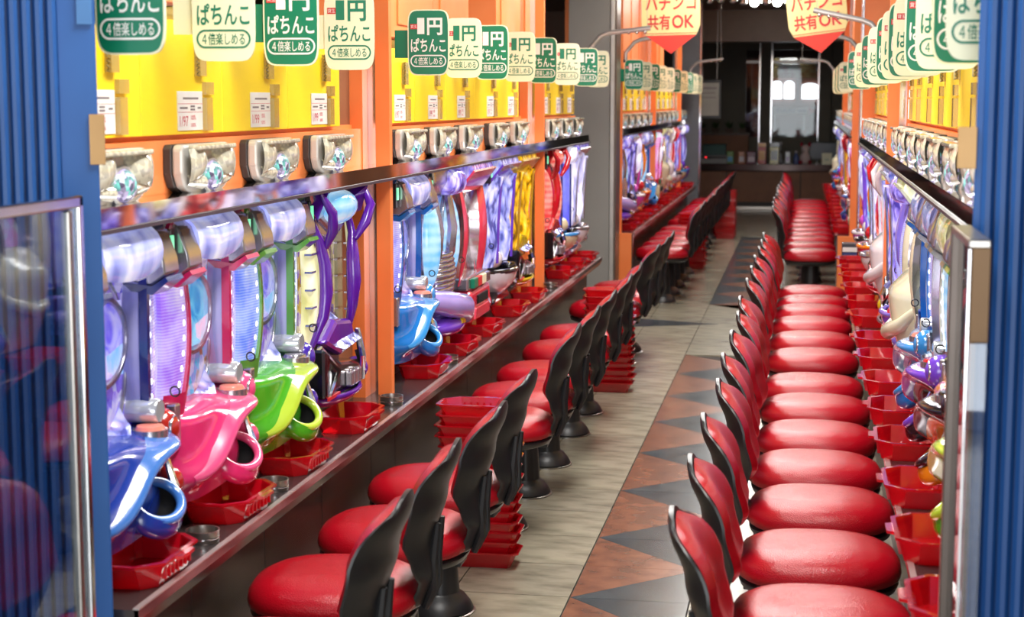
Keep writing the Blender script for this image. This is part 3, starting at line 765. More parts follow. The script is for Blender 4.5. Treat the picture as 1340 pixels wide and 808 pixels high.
def add_dish(root, kind, c1, c2, c3, c4=None):
    c4 = c4 or c2
    if kind == 'wave':
        def ridge_z(y): return .125+.135*(1/(1+math.exp(-(y+.10)*22)))+.10*max(0, y+.0)*.3
        def F(y, z):
            A = max(0, 1-abs((y+.015)/.245)**4)**.5
            t = (z-.055)/.245
            P = (.86+.14*math.sin(math.pi*.5*min(1, t*1.45)))*(1 if t < .86 else max(0, 1-((t-.86)/.14)**2)**.5)
            w = .112*A*P
            g = math.exp(-((z-ridge_z(y))/.030)**2)
            w += .050*g*A**.6*(1 if t < .93 else max(0, 1-(t-.93)/.07))
            w -= .028*math.exp(-((y-.10)/.085)**2-((z-.195)/.035)**2)
            return max(.0, w)
        NY, NZ = 40, 28
        def fn(u, v): y = -.262+.492*u; z = .062+.243*v; return (F(y, z) if v > .001 else 0, y, z)
        d = MB().grid(fn, NY, NZ)
        fin = MB().grid(lambda u, v: (.012+.045*(1-v)*math.sin(math.pi*u), -.262+.012*v+.085*u*(1-v)**1.4, .19+.17*v), 7, 8)
        d.add(fin.v, fin.f)
        d.grid(lambda u, v: Vector((.114, .085, .140))+Vector((.50, -.10, .86)).normalized()*(-.078*v)+(Vector((0, 1, 0))*.088*math.cos(2*math.pi*u)+Vector((.77, 0, -.63))*.064*math.sin(2*math.pi*u))*(1+.22*math.sin(math.pi*v)-.85*v**4), 24, 9, closeu=True)
        dish = d.build('ball_dish', c1, root, 60)
        lip = MB()
        def lf(u, v):
            y = -.225+.435*u; hwid = .030*min(1, math.sin(math.pi*min(1, max(0, .06+.80*u)))*1.6)
            z = min(.302, ridge_z(y)+(2*v-1)*hwid); return (F(y, z)+.003*(1-(2*v-1)**2)+.0012, y, z)
        lip.grid(lf, 44, 9)
        lip.build('upper_lip', c2, dish, 60)
        nx = Vector((.62, -.18, .76)).normalized(); ay = Vector((0, 1, 0)); ay = (ay-nx*ay.dot(nx)).normalized(); az_ = nx.cross(ay)
        c = Vector((.114, .085, .140))
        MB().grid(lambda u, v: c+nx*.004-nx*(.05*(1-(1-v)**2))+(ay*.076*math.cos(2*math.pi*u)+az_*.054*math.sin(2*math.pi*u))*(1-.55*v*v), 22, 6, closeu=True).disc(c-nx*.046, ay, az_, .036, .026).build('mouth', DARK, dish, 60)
        MB().ring(c, ay, az_, .078, .056, .0125, 30, 10).build('mouth_lip', c2, dish, 60)
        MB().lathe([(0, .010), (.030, .008), (.035, 0), (.035, -.012)], 18, o=(.085, .125, .300)).build('push_button', c3, root, 50)
        MB().lathe([(.035, 0), (.041, 0), (.041, -.03), (.036, -.03)], 18, o=(.085, .125, .300)).build('button_rim', PLATEM, root, 50)
        MB().lathe([(.0, .095), (.026, .095), (.030, .09), (.030, .0)], 18, axis='x', o=(.0, .165, .335)).build('lens_drum', pm('drum_clear', (205, 210, 216), .08, .4, coat=.8), root)
        MB().ell((.075, .215, .285), (.045, .042, .048), 16, 10).build('wheel', c4, root, 60)
        MB().ring((.105, .215, .285), (0, 1, 0), (0, 0, 1), .024, .026, .007, 18, 6).build('wheel_rim', PLATEM, root, 60)
        def ap(u, v):
            y = -.18+.30*u; return (.02+.06*v*math.sin(math.pi*u)**.5, y, .365-.075*math.sin(math.pi*u)-.035*v)
        MB().grid(ap, 14, 5).build('apron', CRYS, root, 50)
        knob(root, c4, PLATEM, .155)
    elif kind == 'mech':
        def bowl(u, v):
            t = math.pi*(u-.5); r = math.sin(math.pi*.5*v)
            return (.145*math.cos(t)*r+.0, .235*math.sin(t)*r, .065+.06*v**1.6)
        dish = MB().grid(bowl, 18, 8).build('ball_dish', c1, root, 60)
        MB().ring((.0, 0, .122), (1, 0, 0), (0, 1, 0), .145, .235, .008, 30, 6).build('dish_rim', c1, dish, 60)
        MB().prism([(-.24, .13), (-.10, .12), (.10, .12), (.22, .15), (.23, .19), (.10, .205), (-.06, .225), (-.24, .29)], .0, .115, 'x').build('front_block', c2, root, 0, .012)
        for k in range(3): MB().box(.112, .136, -.02+.045*k, .018+.045*k, .135, .185).build('grille', PLATEM, root, 0, .006)
        for sg in (-1, 1): MB().tube([(.09, sg*.22, .29), (.125, sg*.15, .21), (.11, sg*.20, .13)], [.010, .014, .010], 8).build('chrome_bar', CHROME, root)
        MB().prism([(-.20, .30), (.0, .235), (.19, .25), (.12, .34), (-.06, .36)], .0, .10, 'x').build('upper_deck', c1, root, 0, .016)
        MB().add([(.02, -.16, .31), (.125, -.05, .262), (.12, .16, .27), (.03, .10, .365), (.02, -.06, .37)], [(0, 1, 4), (1, 2, 3, 4)]).build('deck_lens', CRYS, root, 0)
        MB().box(.116, .121, -.23, -.10, .125, .135).build('red_stripe', RED_INK, root, 0)
        knob(root, c3, PLATEM, .16)
    elif kind == 'scoop':
        def bowl(u, v):
            t = math.pi*(u-.5); r = math.sin(math.pi*.5*v)**.8
            return (.16*math.cos(t)**.8*r, .20*math.sin(t)*r, .08+.14*v**1.4)
        dish = MB().grid(bowl, 20, 9).build('ball_dish', c1, root, 60)
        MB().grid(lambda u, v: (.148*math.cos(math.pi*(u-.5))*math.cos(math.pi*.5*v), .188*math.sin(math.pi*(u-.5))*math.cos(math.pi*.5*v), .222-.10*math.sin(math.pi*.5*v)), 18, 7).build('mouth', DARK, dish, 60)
        MB().ring((.0, 0, .222), (1, 0, 0), (0, 1, 0), .155, .195, .014, 30, 8).build('dish_rim', c2, dish, 60)
        MB().prism([(-.21, .066), (.21, .066), (.20, .09), (.12, .12), (-.12, .12), (-.20, .09)], .0, .09, 'x').build('lower_tray', c2, root, 0, .015)
        MB().ell((.06, -.13, .285), (.055, .075, .05), 14, 9).build('side_pod', c1, root, 60)
        MB().lathe([(0, .012), (.030, .010), (.036, 0), (.036, -.02)], 18, o=(.105, .10, .240)).build('push_button', c3, root, 50)
        knob(root, c2, PLATEM, .14)
    elif kind == 'box':
        dish = MB().prism([(-.22, .07), (.22, .07), (.235, .13), (.215, .215), (-.215, .215), (-.235, .12)], .0, .12, 'x').build('ball_dish', c1, root, 0, .018)
        MB().box(.118, .128, -.10, .13, .145, .185).build('slot_shade', DARK, dish, 0, .003)  # solid dark block painted for the shade inside a slot
        MB().prism([(-.19, .085), (.15, .085), (.13, .135), (-.17, .135)], .121, .133, 'x').build('front_plate', c2, dish, 0, .004)
        for i, cc in enumerate((GREEN, RED_INK, CREAM, PLATEM)):
            MB().box(.108, .128, -.19+.095*i, -.10+.095*i, .224, .268).build('light_block', cc, root, 0, .004)
        MB().prism([(-.23, .216), (.23, .216), (.23, .275), (-.23, .275)], .0, .108, 'x').build('light_band', c3, root, 0, .01)
        knob(root, c1, PLATEM, .12)
    elif kind == 'drape':
        def fn(u, v):
            y = -.22+.42*u
            x = .02+.14*math.sin(math.pi*min(1, .55*v+.10))**.8*(1-.55*abs(2*u-1)**3) if v < .98 else .02
            return (x*(1.0 if v < .75 else max(.35, 1-2.4*(v-.75))), y, .065+.415*v)
        dish = MB().grid(fn, 16, 20).build('ball_dish', c1, root, 60)
        MB().tube([(.06, -.20, .30), (.135, -.10, .235), (.158, .02, .225), (.12, .16, .27), (.06, .21, .34)], [.016, .026, .03, .026, .014], 12).build('upper_lip', c1, dish, 60)
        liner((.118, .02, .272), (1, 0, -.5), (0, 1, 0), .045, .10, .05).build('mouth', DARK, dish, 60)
        knob(root, c2, PLATEM, .12)
    elif kind == 'coil':
        mb = MB()
        for k in range(9):
            z = .245+.020*k; r = .085-.004*abs(k-4); mb.ring((.055, -.01, z), (1, 0, .15), (0, 1, 0), r*.75, r*1.3, .012, 22, 6)
        mb.build('coil', PLATEM, root, 60)
        MB().ell((.055, -.01, .33), (.06, .10, .10), 16, 10).build('coil_core', CRYS_V, root, 60)
        d = MB().tube([(.05, -.22, .24), (.115, -.10, .215), (.145, .04, .19), (.13, .17, .14)], [.045, .055, .055, .04], 14)
        dish = d.build('ball_dish', c1, root, 60)
        MB().ell((.06, .0, .115), (.10, .20, .05), 22, 11).build('lower_tray', c2, root, 60)
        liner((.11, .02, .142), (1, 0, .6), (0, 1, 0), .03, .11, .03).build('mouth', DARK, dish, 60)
        MB().prism([(-.02, .125), (.06, .12), (.02, .155)], .145, .158, 'x').build('yellow_wedge', YELLOW, root, 0)
        knob(root, c3, PLATEM, .15)
def make_machine(pillar, lens, trim, visor, vlens, dish, c1, c2, c3, pf, c4=None):
    root = empty('pachinko_machine')
    MB().box(-.012, .012, -.262, .262, .0, .785).build('cabinet', CAB, root, 0)
    MB().box(.012, .018, -.20, .20, .26, .70).build('playfield', PF[pf], root, 0)
    MB().ring((.019, -.01, .47), (0, 1, 0), (0, 0, 1), .155, .20, .007, 30, 6).build('ball_rail', PLATEM, root, 60)
    MB().box(.040, .044, -.21, .21, .25, .71).build('glass_pane', GLASS, root, 0)
    add_pillars(root, pillar, lens, trim); add_visor(root, visor, vlens, trim); add_dish(root, dish, c1, c2, c3, c4)
    sc = MB().box(.018, .030, -.11, .11, .43, .60).build('display', SCREENM[pf], root, 0)
    MB().ring((.028, 0, .515), (0, 1, 0), (0, 0, 1), .125, .10, .010, 26, 6).build('display_frame', PLATEM, sc, 60)
    mb = MB().ring((.085, -.268, .36), (1, 0, 0), (0, 0, 1), .012, .012, .0022, 14, 5); mb.build('key_ring', BLACK, root, 60)
    MB().box(.0, .030, -.278, -.262, .02, .76).box(.03, .085, -.278, -.262, .66, .75).build('side_unit', pm('unit_dark', (50, 46, 52), .3), root, 0, .003)
    MB().box(.085, .09, -.276, -.26, .69, .735).build('unit_lamp', pm('unit_lamp_green', (150, 235, 190), .3, emit=(120, 235, 180), es=1.0), root, 0)
    index_children(root); return root
def G_(r, g, b, n): return gloss((r, g, b), n)
NAVY = G_(30, 62, 165, 'navy'); NAVY_L = G_(70, 130, 215, 'navy_light'); DKBLUE = G_(22, 40, 110, 'dark_blue'); REDB = G_(186, 40, 30, 'ball_red')
PINK = G_(232, 52, 118, 'pink'); PINK_L = G_(238, 84, 140, 'pink_light'); PINK_T = G_(206, 36, 92, 'pink_trim')
LIME = G_(78, 178, 36, 'lime'); LIME_L = G_(190, 220, 60, 'lime_light'); LIME_T = G_(92, 158, 62, 'lime_trim')
PURP = G_(98, 30, 170, 'purple'); PURP_L = G_(120, 70, 215, 'purple_light'); SKY = G_(24, 118, 205, 'sky'); SKY_L = G_(50, 150, 225, 'sky_light'); SKY_T = G_(20, 96, 170, 'sky_trim')
CORAL = G_(238, 64, 92, 'coral'); WHITEG = G_(235, 232, 240, 'white'); BLACKG = G_(18, 16, 22, 'black'); VIOL = G_(132, 112, 220, 'violet'); LILAC = G_(176, 160, 235, 'lilac')
YEL = G_(236, 200, 20, 'yellow'); REDG = G_(200, 20, 40, 'red'); IVORY = G_(226, 214, 176, 'ivory'); ORG = G_(244, 140, 24, 'orange'); CREAMG = G_(228, 226, 196, 'cream')
MAG = G_(228, 90, 215, 'magenta'); TEAL = G_(30, 140, 150, 'teal'); GOLDG = G_(196, 148, 40, 'gold'); SILVG = pm('machine_silver', (186, 186, 194), .18, .85); BCHR = pm('machine_black_chrome', (92, 90, 100), .16, .9, nscale=4)
MK = {
 'navy': make_machine('arch', LAV, DKBLUE, 'drum', VIS, 'wave', NAVY, NAVY_L, ORANGE_BTN, 'violet', REDB),
 'pink': make_machine('arch', LAVP, PINK_T, 'drum', VIS, 'wave', PINK, PINK_L, ORANGE_BTN, 'sea'),
 'lime': make_machine('arch', PALEB, LIME_T, 'drum', VIS, 'wave', LIME, LIME_L, PLATEM, 'violet', G_(70, 40, 175, 'indigo')),
 'purple': make_machine('crescent', CREAML, PURP, 'crest', None, 'mech', PURP, BLACKG, PURP, 'gold'),
 'sky': make_machine('arch', LAV, SKY_T, 'drum', VIS, 'wave', SKY, SKY_L, ORANGE_BTN, 'violet'),
 'lilac': make_machine('oval', CYANL, PLATEM, 'crown', CRYS_V, 'coil', LILAC, PURP_L, PURP, 'violet'),
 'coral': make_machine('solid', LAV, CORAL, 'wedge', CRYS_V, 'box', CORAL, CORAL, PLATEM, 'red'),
 'crystal': make_machine('crystal', CRYS, PURP_L, 'wedge', CRYS, 'scoop', WHITEG, BLACKG, BLACKG, 'violet'),
 'gold': make_machine('crystal', GOLDL, GOLDG, 'wedge', GOLDL, 'mech', YEL, BLACKG, BLACKG, 'gold'),
 'red': make_machine('oval', REDL, REDG, 'crest', REDL, 'mech', REDG, BLACKG, WHITEG, 'red'),
 'boat': make_machine('straight', BLUEL, DKBLUE, 'crown', WHITEL, 'scoop', IVORY, SKY_L, BLACKG, 'violet'),
 'pearl': make_machine('crystal', WHITEL, SILVG, 'wedge', CRYS_V, 'scoop', WHITEG, SILVG, PLATEM, 'ice'),
 'orange': make_machine('arch', CREAML, SILVG, 'drum', CREAML, 'wave', ORG, BCHR, BCHR, 'gold'),
 'smoke': make_machine('arch', CYANL, SILVG, 'drum', VIS, 'wave', BCHR, PURP_L, REDG, 'ice'),
 'cream': make_machine('solid', CREAML, CREAMG, 'wedge', CREAML, 'drape', CREAMG, PURP, PURP, 'ice'),
 'violet': make_machine('oval', LAV, VIOL, 'crown', CRYS_V, 'scoop', PURP_L, VIOL, REDG, 'violet'),
 'silver': make_machine('crystal', CRYS_V, SILVG, 'wedge', CRYS, 'mech', SILVG, BLACKG, SILVG, 'ice'),
 'butter': make_machine('crystal', CRYS, WHITEG, 'crest', CREAML, 'drape', WHITEG, YEL, YEL, 'ice'),
 'magenta': make_machine('solid', PINKL, MAG, 'figure', WHITEL, 'scoop', MAG, WHITEG, SILVG, 'ice'),
 'flame': make_machine('oval', CYANL, ORG, 'crown', CRYS, 'scoop', REDG, ORG, SILVG, 'ice'),
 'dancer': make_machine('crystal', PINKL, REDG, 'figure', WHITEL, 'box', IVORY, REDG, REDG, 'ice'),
}
# ================================================================== PLACEMENT
def az(px): return YAW + math.atan((670-px)/FPX)          # bearing left of the aisle direction
def y_at(px, x): return -x/math.tan(az(px))               # depth of a known aisle-parallel plane seen at a column
NAMES = {
 'LA': [('navy', 'dark blue machine'), ('pink', 'pink machine'), ('lime', 'lime green machine'), ('purple', 'purple and chrome machine'),
        ('sky', 'sky blue machine'), ('lilac', 'lilac machine with silver coil'), ('coral', 'coral red machine'), ('crystal', 'white crystal machine'),
        ('gold', 'golden yellow machine'), ('red', 'red glowing machine'), ('boat', 'blue-lit machine with ivory dish'), ('pearl', 'pearl white machine')],
 'LB': [('lilac', 'pale lilac machine past the pillar'), ('silver', 'silver machine past the pillar'), ('magenta', 'magenta machine past the pillar'), ('flame', 'red-dished machine past the pillar'), ('sky', 'sky blue machine past the pillar'),
        ('dancer', 'white figure machine on the far fixture'), ('cream', 'cream machine on the far fixture'), ('butter', 'butter white machine on the far fixture'), ('red', 'red machine on the far fixture'), ('crystal', 'white crystal machine on the far fixture'),
        ('boat', 'blue-lit machine nearest the prize desk'), ('violet', 'violet machine nearest the prize desk')],
 'RA': [('gold', 'golden machine behind the glass partition'), ('lime', 'green machine behind the glass partition'), ('orange', 'orange and black chrome machine'), ('smoke', 'smoked chrome machine'),
        ('sky', 'bright blue machine'), ('cream', 'cream white machine'), ('violet', 'violet scoop machine'), ('silver', 'silver and black machine'),
        ('butter', 'butter white machine'), ('red', 'deep red machine'), ('pearl', 'pearl machine with white rim'), ('flame', 'red and orange machine'), ('crystal', 'white boxy machine'), ('magenta', 'magenta machine with white figure')],
 'RB': [('dancer', 'ivory and red machine past the orange pillar'), ('navy', 'dark blue machine past the orange pillar'), ('red', 'red machine past the orange pillar'), ('gold', 'yellow machine past the orange pillar'), ('pearl', 'pearl machine past the orange pillar'), ('magenta', 'magenta machine past the orange pillar'),
        ('silver', 'silver machine near the prize desk'), ('flame', 'orange machine near the prize desk'), ('violet', 'violet machine near the prize desk'), ('sky', 'blue machine near the prize desk'), ('cream', 'cream machine near the prize desk'), ('boat', 'ivory machine near the prize desk')],
}
WHERE = {'LA': 'below the odds cards', 'LB': 'lit front', 'RA': 'behind the long stool row', 'RB': 'lit front'}
YS = {'LA': LA, 'LB': LB, 'RA': RA, 'RB': RB}
rnd = random.Random(3)
for key in ('LA', 'LB', 'RA', 'RB'):
    side = key[0]
    for i, (y, (mk, nm)) in enumerate(zip(YS[key], NAMES[key])):
        (lx, ly, _), rz = side_xform(side, y); sg = 1 if side == 'L' else -1
        instance(MK[mk], USED, (lx, ly, ZC), rz, 'upright ' + nm + ', ' + WHERE[key], 'pachinko machine', 'pachinko machines')
        instance(TRAY_P, USED, (lx+sg*(.128 if side == 'L' else .160), ly+sg*rnd.uniform(-.015, .015)-.02, ZC+.0005), rz+rnd.uniform(-.05, .05), 'red clear plastic ball tray under the ' + nm, 'tray', 'ball trays on the counters')
        instance(LAMP, USED, (lx+sg*.030, ly, 1.426), rz, 'silver and cream call lamp above the ' + nm, 'lamp', 'call lamps on the orange fascia')
        # stools
        cx = -1.15 if side == 'L' else 2*XC+1.15
        instance(STOOL, USED, (cx+rnd.uniform(-.01, .01), y, 0), rz+rnd.uniform(-.08, .08), 'red padded black swivel stool facing the ' + nm, 'stool', 'red swivel stools')
        if key == 'LA':
            instance(CARD97 if i % 3 == 1 else CARD99, USED, (lx+.0225, ly+.035, 1.578), 0, 'white odds card pinned above the ' + nm, 'card', 'odds cards')
        if key == 'LB' and i < 10:
            instance(CARD99, USED, (lx+.0225, ly+.035, 1.578), 0, 'white odds card pinned above the ' + nm, 'card', 'odds cards')
# ashtrays on the counter
for y, t in ((3.66, 'dark blue and pink machines'), (4.20, 'pink and lime green machines'), (5.50, 'purple and sky blue machines'), (6.43, 'sky blue and lilac machines'), (9.16, 'golden yellow and red machines')):
    instance(ASH, USED, (XL+.155, y, ZC), 0, 'round steel ashtray on the counter between the ' + t, 'ashtray', 'steel ashtrays')
# stacks of trays on the floor
def stack(x, y, n, proto, txt, rz=0, pitch=.038, jit=.006):
    for k in range(n):
        pos = 'topmost' if k == n-1 else 'lowest' if k == 0 else ORD[k] + ' from floor'
        instance(proto, USED, (x+rnd.uniform(-jit, jit), y+rnd.uniform(-jit, jit), k*pitch), rz+rnd.uniform(-.03, .03), 'red tray %s in the stack %s' % (pos, txt), 'tray', 'stacked trays ' + txt)
stack(-1.12, 5.66, 15, TRAY_P, 'beside the purple machine stool', R(90))
stack(-1.08, 9.28, 15, TRAY_P, 'before the golden machine post', R(90))
stack(-1.08, 16.33, 14, TRAY_P, 'halfway along the far stools', R(90))
stack(-.94, 20.05, 15, TRAY_P, 'by the prize desk end', R(90))
stack(.04, 11.75, 7, TRAY_OLD, 'behind the long stool row', R(0), .045)
# hanging plates with side tabs
def plate_proto(base, side, mat):
    r = copy_tree(base); r.name = 'hanging_sign'
    sg = -1 if side == 'L' else 1
    MB().box(min(sg*.07, sg*.125), max(sg*.07, sg*.125), .004, .007, -.055, .045).build('mount_tab', mat, r, 0)
    MB().box(min(sg*.125, sg*.200), max(sg*.125, sg*.200), .004, .007, -.02, .01).build('mount_rod', CLIP, r, 0)
    index_children(r); return r
PP = {('L', 1): plate_proto(PLATE_G, 'L', GREEN), ('L', 0): plate_proto(PLATE_C, 'L', CREAM), ('R', 1): plate_proto(PLATE_G, 'R', GREEN), ('R', 0): plate_proto(PLATE_C, 'R', CREAM)}
def hang(px_list, x, side, dx, seq, txt, zc=1.862):
    for i, p in enumerate(px_list):
        y = max(y_at(p, x+dx), 3.15); g = seq[i % len(seq)]
        instance(PP[(side, g)], USED, (x, y, zc), rnd.uniform(-.06, .06), '%s rounded price sign in the row %s, %s from the entrance' % ('green' if g else 'cream', txt, ORD[i]), 'sign', 'hanging price signs')
hang([178, 298, 385, 460, 562, 607, 644, 680, 710, 741, 766, 781], -1.35, 'L', 0, (1, 0), 'over the odds cards')
hang([828, 840, 851, 861, 871, 880, 889, 897, 903, 909], -1.35, 'L', 0, (1, 0, 1, 0, 0), 'beyond the grey pillar')
hang([1237, 1213, 1192, 1178, 1163, 1156, 1148, 1141, 1130.5, 1122, 1114, 1105], .325, 'R', -.074, (0, 1), 'over the long stool row', 1.843)
hang([1093.6, 1091.8, 1090, 1088, 1086.3], .325, 'R', -.074, (0, 1), 'over the second stool row', 1.843)
# chrome arms
def arm(x, y, z, d, tilt, label):
    a = empty('chrome_arm', (x, y, z), 0, label, 'bracket', 'chrome arms')
    MB().tube([(0, 0, -.16), (0, 0, -.10), (d*.07, 0, -.02), (d*.12, 0, 0), (d*.40, 0, .02+tilt)], .017, 10).build('tube', pm('arm_metal', (214, 212, 208), .25, .6), a)
    mb = MB()
    for k in range(4): mb.ell((d*(.20+.055*k), 0, .008+tilt*(.2+.055*k-.12)/.28-.012), (.012, .012, .012), 10, 7)
    mb.build('beads', CHROME, a, 60)
    MB().box(-.02 if d > 0 else -.12, .12 if d < 0 else .02, -.01, .01, -.19, -.15).build('clamp', GREY_D, a, 0, .003) if 0 else MB().box(min(0, -d*.16), max(0, -d*.16)+.014, -.012, .012, -.18, -.155).build('clamp', GREY_D, a, 0, .003)
    MB().tube([(d*.38, 0, .02+tilt), (d*.36, 0, .85+2.95-2.95)], .0015, 5).build('cord', STEEL, a)
    return a
arm(-1.42, 10.95, 2.10, 1, .01, 'bent chrome arm above the last sign before the grey pillar')
arm(-1.43, 13.25, 2.14, 1, .03, 'bent chrome arm past the pillar')
arm(-1.42, 20.6, 2.14, 1, .01, 'bent chrome arm at the far end by the dark grey pillar')
arm(.43, 9.9, 2.12, -1, .04, 'bent chrome arm above the long stool row signs')
arm(.40, 13.1, 2.14, -1, .03, 'bent chrome arm just past the orange pillar')
arm(.32, 20.5, 2.14, -1, .0, 'bent chrome arm over the far end of the second stool row')
for x, y, rz, roll, t in ((-.967, 12.0, .0, -.02, 'cream arrow banner with red point beside the grey pillar'), (.092, 12.0, -.15, -.12, 'cream arrow banner with red point near the orange pillar'), (-2.34, 12.0, 0, 0, 'cream arrow banner behind the orange upper cabinets')):
    o = instance(BANNER, USED, (x, y, 2.03 if x > -2 else 2.2), rz, t, 'banner', 'arrow banners')
    o.rotation_euler = (0, roll, rz); o.scale = (.84, 1, .95)
# ------------------------------------------------------------------ blue ribbed screens and glass partitions at the entrance
BLUE = pm('screen_blue', (38, 92, 160), .45, col2=(32, 82, 148), nscale=3)
BLUE_L = pm('screen_blue_plate', (70, 120, 176), .45); TAN = pm('hinge_tan', (178, 140, 92), .35, .5)
def screen(x, y, dirx, diry, n, rib, label, strip=.055):
    o = empty('ribbed_screen', (x, y, 0), 0, label, 'screen', 'blue ribbed screens')
    d = Vector((dirx, diry)).normalized(); nrm = Vector((d.y, -d.x))
    if nrm.y > 0: nrm = -nrm
    MB().prism([tuple(d*-.0), tuple(d*strip), tuple(d*strip-nrm*.03), tuple(-nrm*.03)], 0, 2.95, 'z').build('edge_stile', BLUE, o, 0, .003)
    for k in range(n):
        a = d*(strip+k*rib); b = d*(strip+(k+.62)*rib); c = d*(strip+(k+.8)*rib); e = d*(strip+(k+1)*rib)
        MB().prism([tuple(a+nrm*.0), tuple(a+nrm*.008), tuple((a+b)/2+nrm*.011), tuple(b+nrm*.008), tuple(c-nrm*.008), tuple(e-nrm*.008), tuple(e-nrm*.03), tuple(a-nrm*.03)], 0, 2.95, 'z').build('rib', BLUE, o, 0)
    return o, d, nrm
s1, d, nr = screen(-1.384, 3.09, -.75, -.42, 17, .024, 'blue ribbed folding screen beside the dark blue machine', .075)
for z0, z1, m, a, b in ((1.525, 1.625, TAN, -.012, .018), (1.92, 2.02, TAN, .006, .024), (1.80, 1.93, BLUE_L, .006, .036)):
    MB().prism([tuple(d*a+nr*.002), tuple(d*b+nr*.002), tuple(d*b+nr*.007), tuple(d*a+nr*.007)], z0, z1, 'z').build('hinge_plate', m, s1, 0, .001)
s2, d, nr = screen(.300, 3.062, .95, -.30, 16, .026, 'blue ribbed folding screen beside the glass partition with a painted orange reflection', .016)
MB().prism([tuple(d*-.030), tuple(d*.004), tuple(d*.004+nr*.006), tuple(d*-.030+nr*.006)], 1.53, 1.605, 'z').build('hinge_plate', TAN, s2, 0, .001)
PANE = clear('partition_glass', (205, 215, 225), .30, .02)
BRONZE = pm('bronze_frame', (96, 72, 46), .35, .6, col2=(84, 62, 40), nscale=4)
o = empty('glass_partition', (-1.335, 2.40, 0), 0, 'chrome framed glass partition before the blue ribbed screen', 'partition', 'glass partitions')
MB().box(-.012, -.006, 0, .50, .05, 1.455).build('pane', PANE, o, 0)
MB().box(-.018, .0, .485, .505, 0, 1.475).build('frame_bar', CHROME, o, 0, .004); MB().box(-.018, .0, .44, .458, 0, 1.45).build('frame_bar', STEEL, o, 0, .004)
MB().box(-.018, .0, 0, .505, 1.452, 1.475).build('top_rail', CHROME, o, 0, .004); MB().box(-.018, .0, 0, .505, 0, .05).build('bottom_rail', CHROME, o, 0, .004)
o = empty('glass_partition', (.262, 2.72, 0), 0, 'bronze framed glass partition with chrome edges beside the stool row', 'partition', 'glass partitions')
MB().box(.012, .016, .012, .33, .05, 1.415).build('pane', PANE, o, 0)
MB().box(.0, .016, .312, .335, 0, 1.43).build('frame_bar', pm('bronze_grey', (118, 106, 98), .3, .7), o, 0, .003); MB().box(.017, .036, .318, .335, 0, 1.43).build('frame_bar', GREY_D, o, 0, .003)
MB().box(.0, .036, .0, .335, 1.415, 1.43).build('top_rail', STEEL, o, 0, .003)
MB().box(.0, .005, .0, .012, 0, 1.415).build('chrome_edge', CHROME, o, 0, .001)
MB().box(.005, .036, -.003, .010, 1.262, 1.418).build('corner_block', BRONZE, o, 0, .002)
MB().box(.0055, .034, .0, .006, .05, 1.261).build('end_pane', PANE, o, 0)
MB().box(.010, .018, .02, .03, .05, 1.384).build('orange_reflection', ORANGE_D, o, 0)  # orange strip standing in for a reflection in the glass
MB().box(.0, .036, .0, .335, 0, .05).build('bottom_rail', STEEL, o, 0, .003)
# ------------------------------------------------------------------ prize desk at the far end
DY = 25.5
desk = empty('prize_desk', (0, DY, 0), 0, 'brown panelled prize desk with polished dark top at the far end', 'desk')
for k in range(3): MB().box(-2.3+1.12*k+.008, -2.3+1.12*(k+1)-.008, 0, .05, .12, .585).build('front_panel', BROWN, desk, 0, .003)
MB().box(-2.3, 1.06, .012, .5, .05, .585).build('carcass', pm('desk_dark', (50, 42, 38), .5), desk, 0)
MB().box(-2.34, 1.10, -.06, .6, .60, .70).build('top', pm('desk_top_polished', (88, 72, 70), .12, .5), desk, 0, .004)
MB().box(-2.3, 1.06, -.02, .3, .0, .05).box(-2.3, 1.06, -.10, -.02, .0, .02).build('kick_step', STEEL, desk, 0, .003)
MB().box(-2.3, 1.06, .03, .05, .585, .60).build('trim_line', BROWN, desk, 0)
def at(px, y): return -y*math.tan(az(px))
def item(name, px, w, build, label, cat, dy=.15):
    o = empty(name, (at(px, DY+dy), DY+dy, .70), 0, label, cat); build(o, w); return o
def register(o, w):
    MB().prism([(-.1, 0), (.22, 0), (.22, .16), (-.1, .13)], -.2, .2, 'x').build('body', pm('register_grey', (150, 155, 158), .4), o, 0, .01)
    MB().box(-.19, .19, -.108, -.10, .075, .12).build('display', pm('register_display', (40, 14, 18), .3), o, 0)
    MB().box(-.14, -.11, -.112, -.108, .09, .105).build('digit', pm('register_led', (255, 40, 50), .4, emit=(255, 40, 50), es=2), o, 0)
    MB().prism([(.0, .135), (.2, .162), (.2, .30), (.05, .29)], -.19, .17, 'x').build('lid', pm('register_teal', (60, 100, 100), .4), o, 0, .01)
def packet(c, c2):
    def f(o, w):
        MB().prism([(-w, 0), (w, 0), (w*.9, .15), (w, .19), (-w, .19), (-w*.9, .15)], -.04, .04, 'y').build('wrapper', gloss(c, 'packet_%d_%d_%d' % c), o, 0, .012)
        MB().prism([(-w*.7, .03), (w*.7, .03), (w*.6, .11), (-w*.6, .11)], -.044, -.04, 'y').build('label_panel', gloss(c2, 'packet_%d_%d_%d' % c2), o, 0)
    return f
def box_stand(c, c2):
    def f(o, w):
        MB().box(-w, w, -.06, .06, 0, .26).build('carton', gloss(c, 'carton_%d_%d_%d' % c), o, 0, .006)
        MB().box(-w*.8, w*.8, -.064, -.06, .06, .2).build('label_panel', gloss(c2, 'carton_%d_%d_%d' % c2), o, 0)
        MB().box(-w, w, -.05, .06, .262, .32).build('flap', gloss(c2, 'carton_%d_%d_%d' % c2), o, 0)
    return f
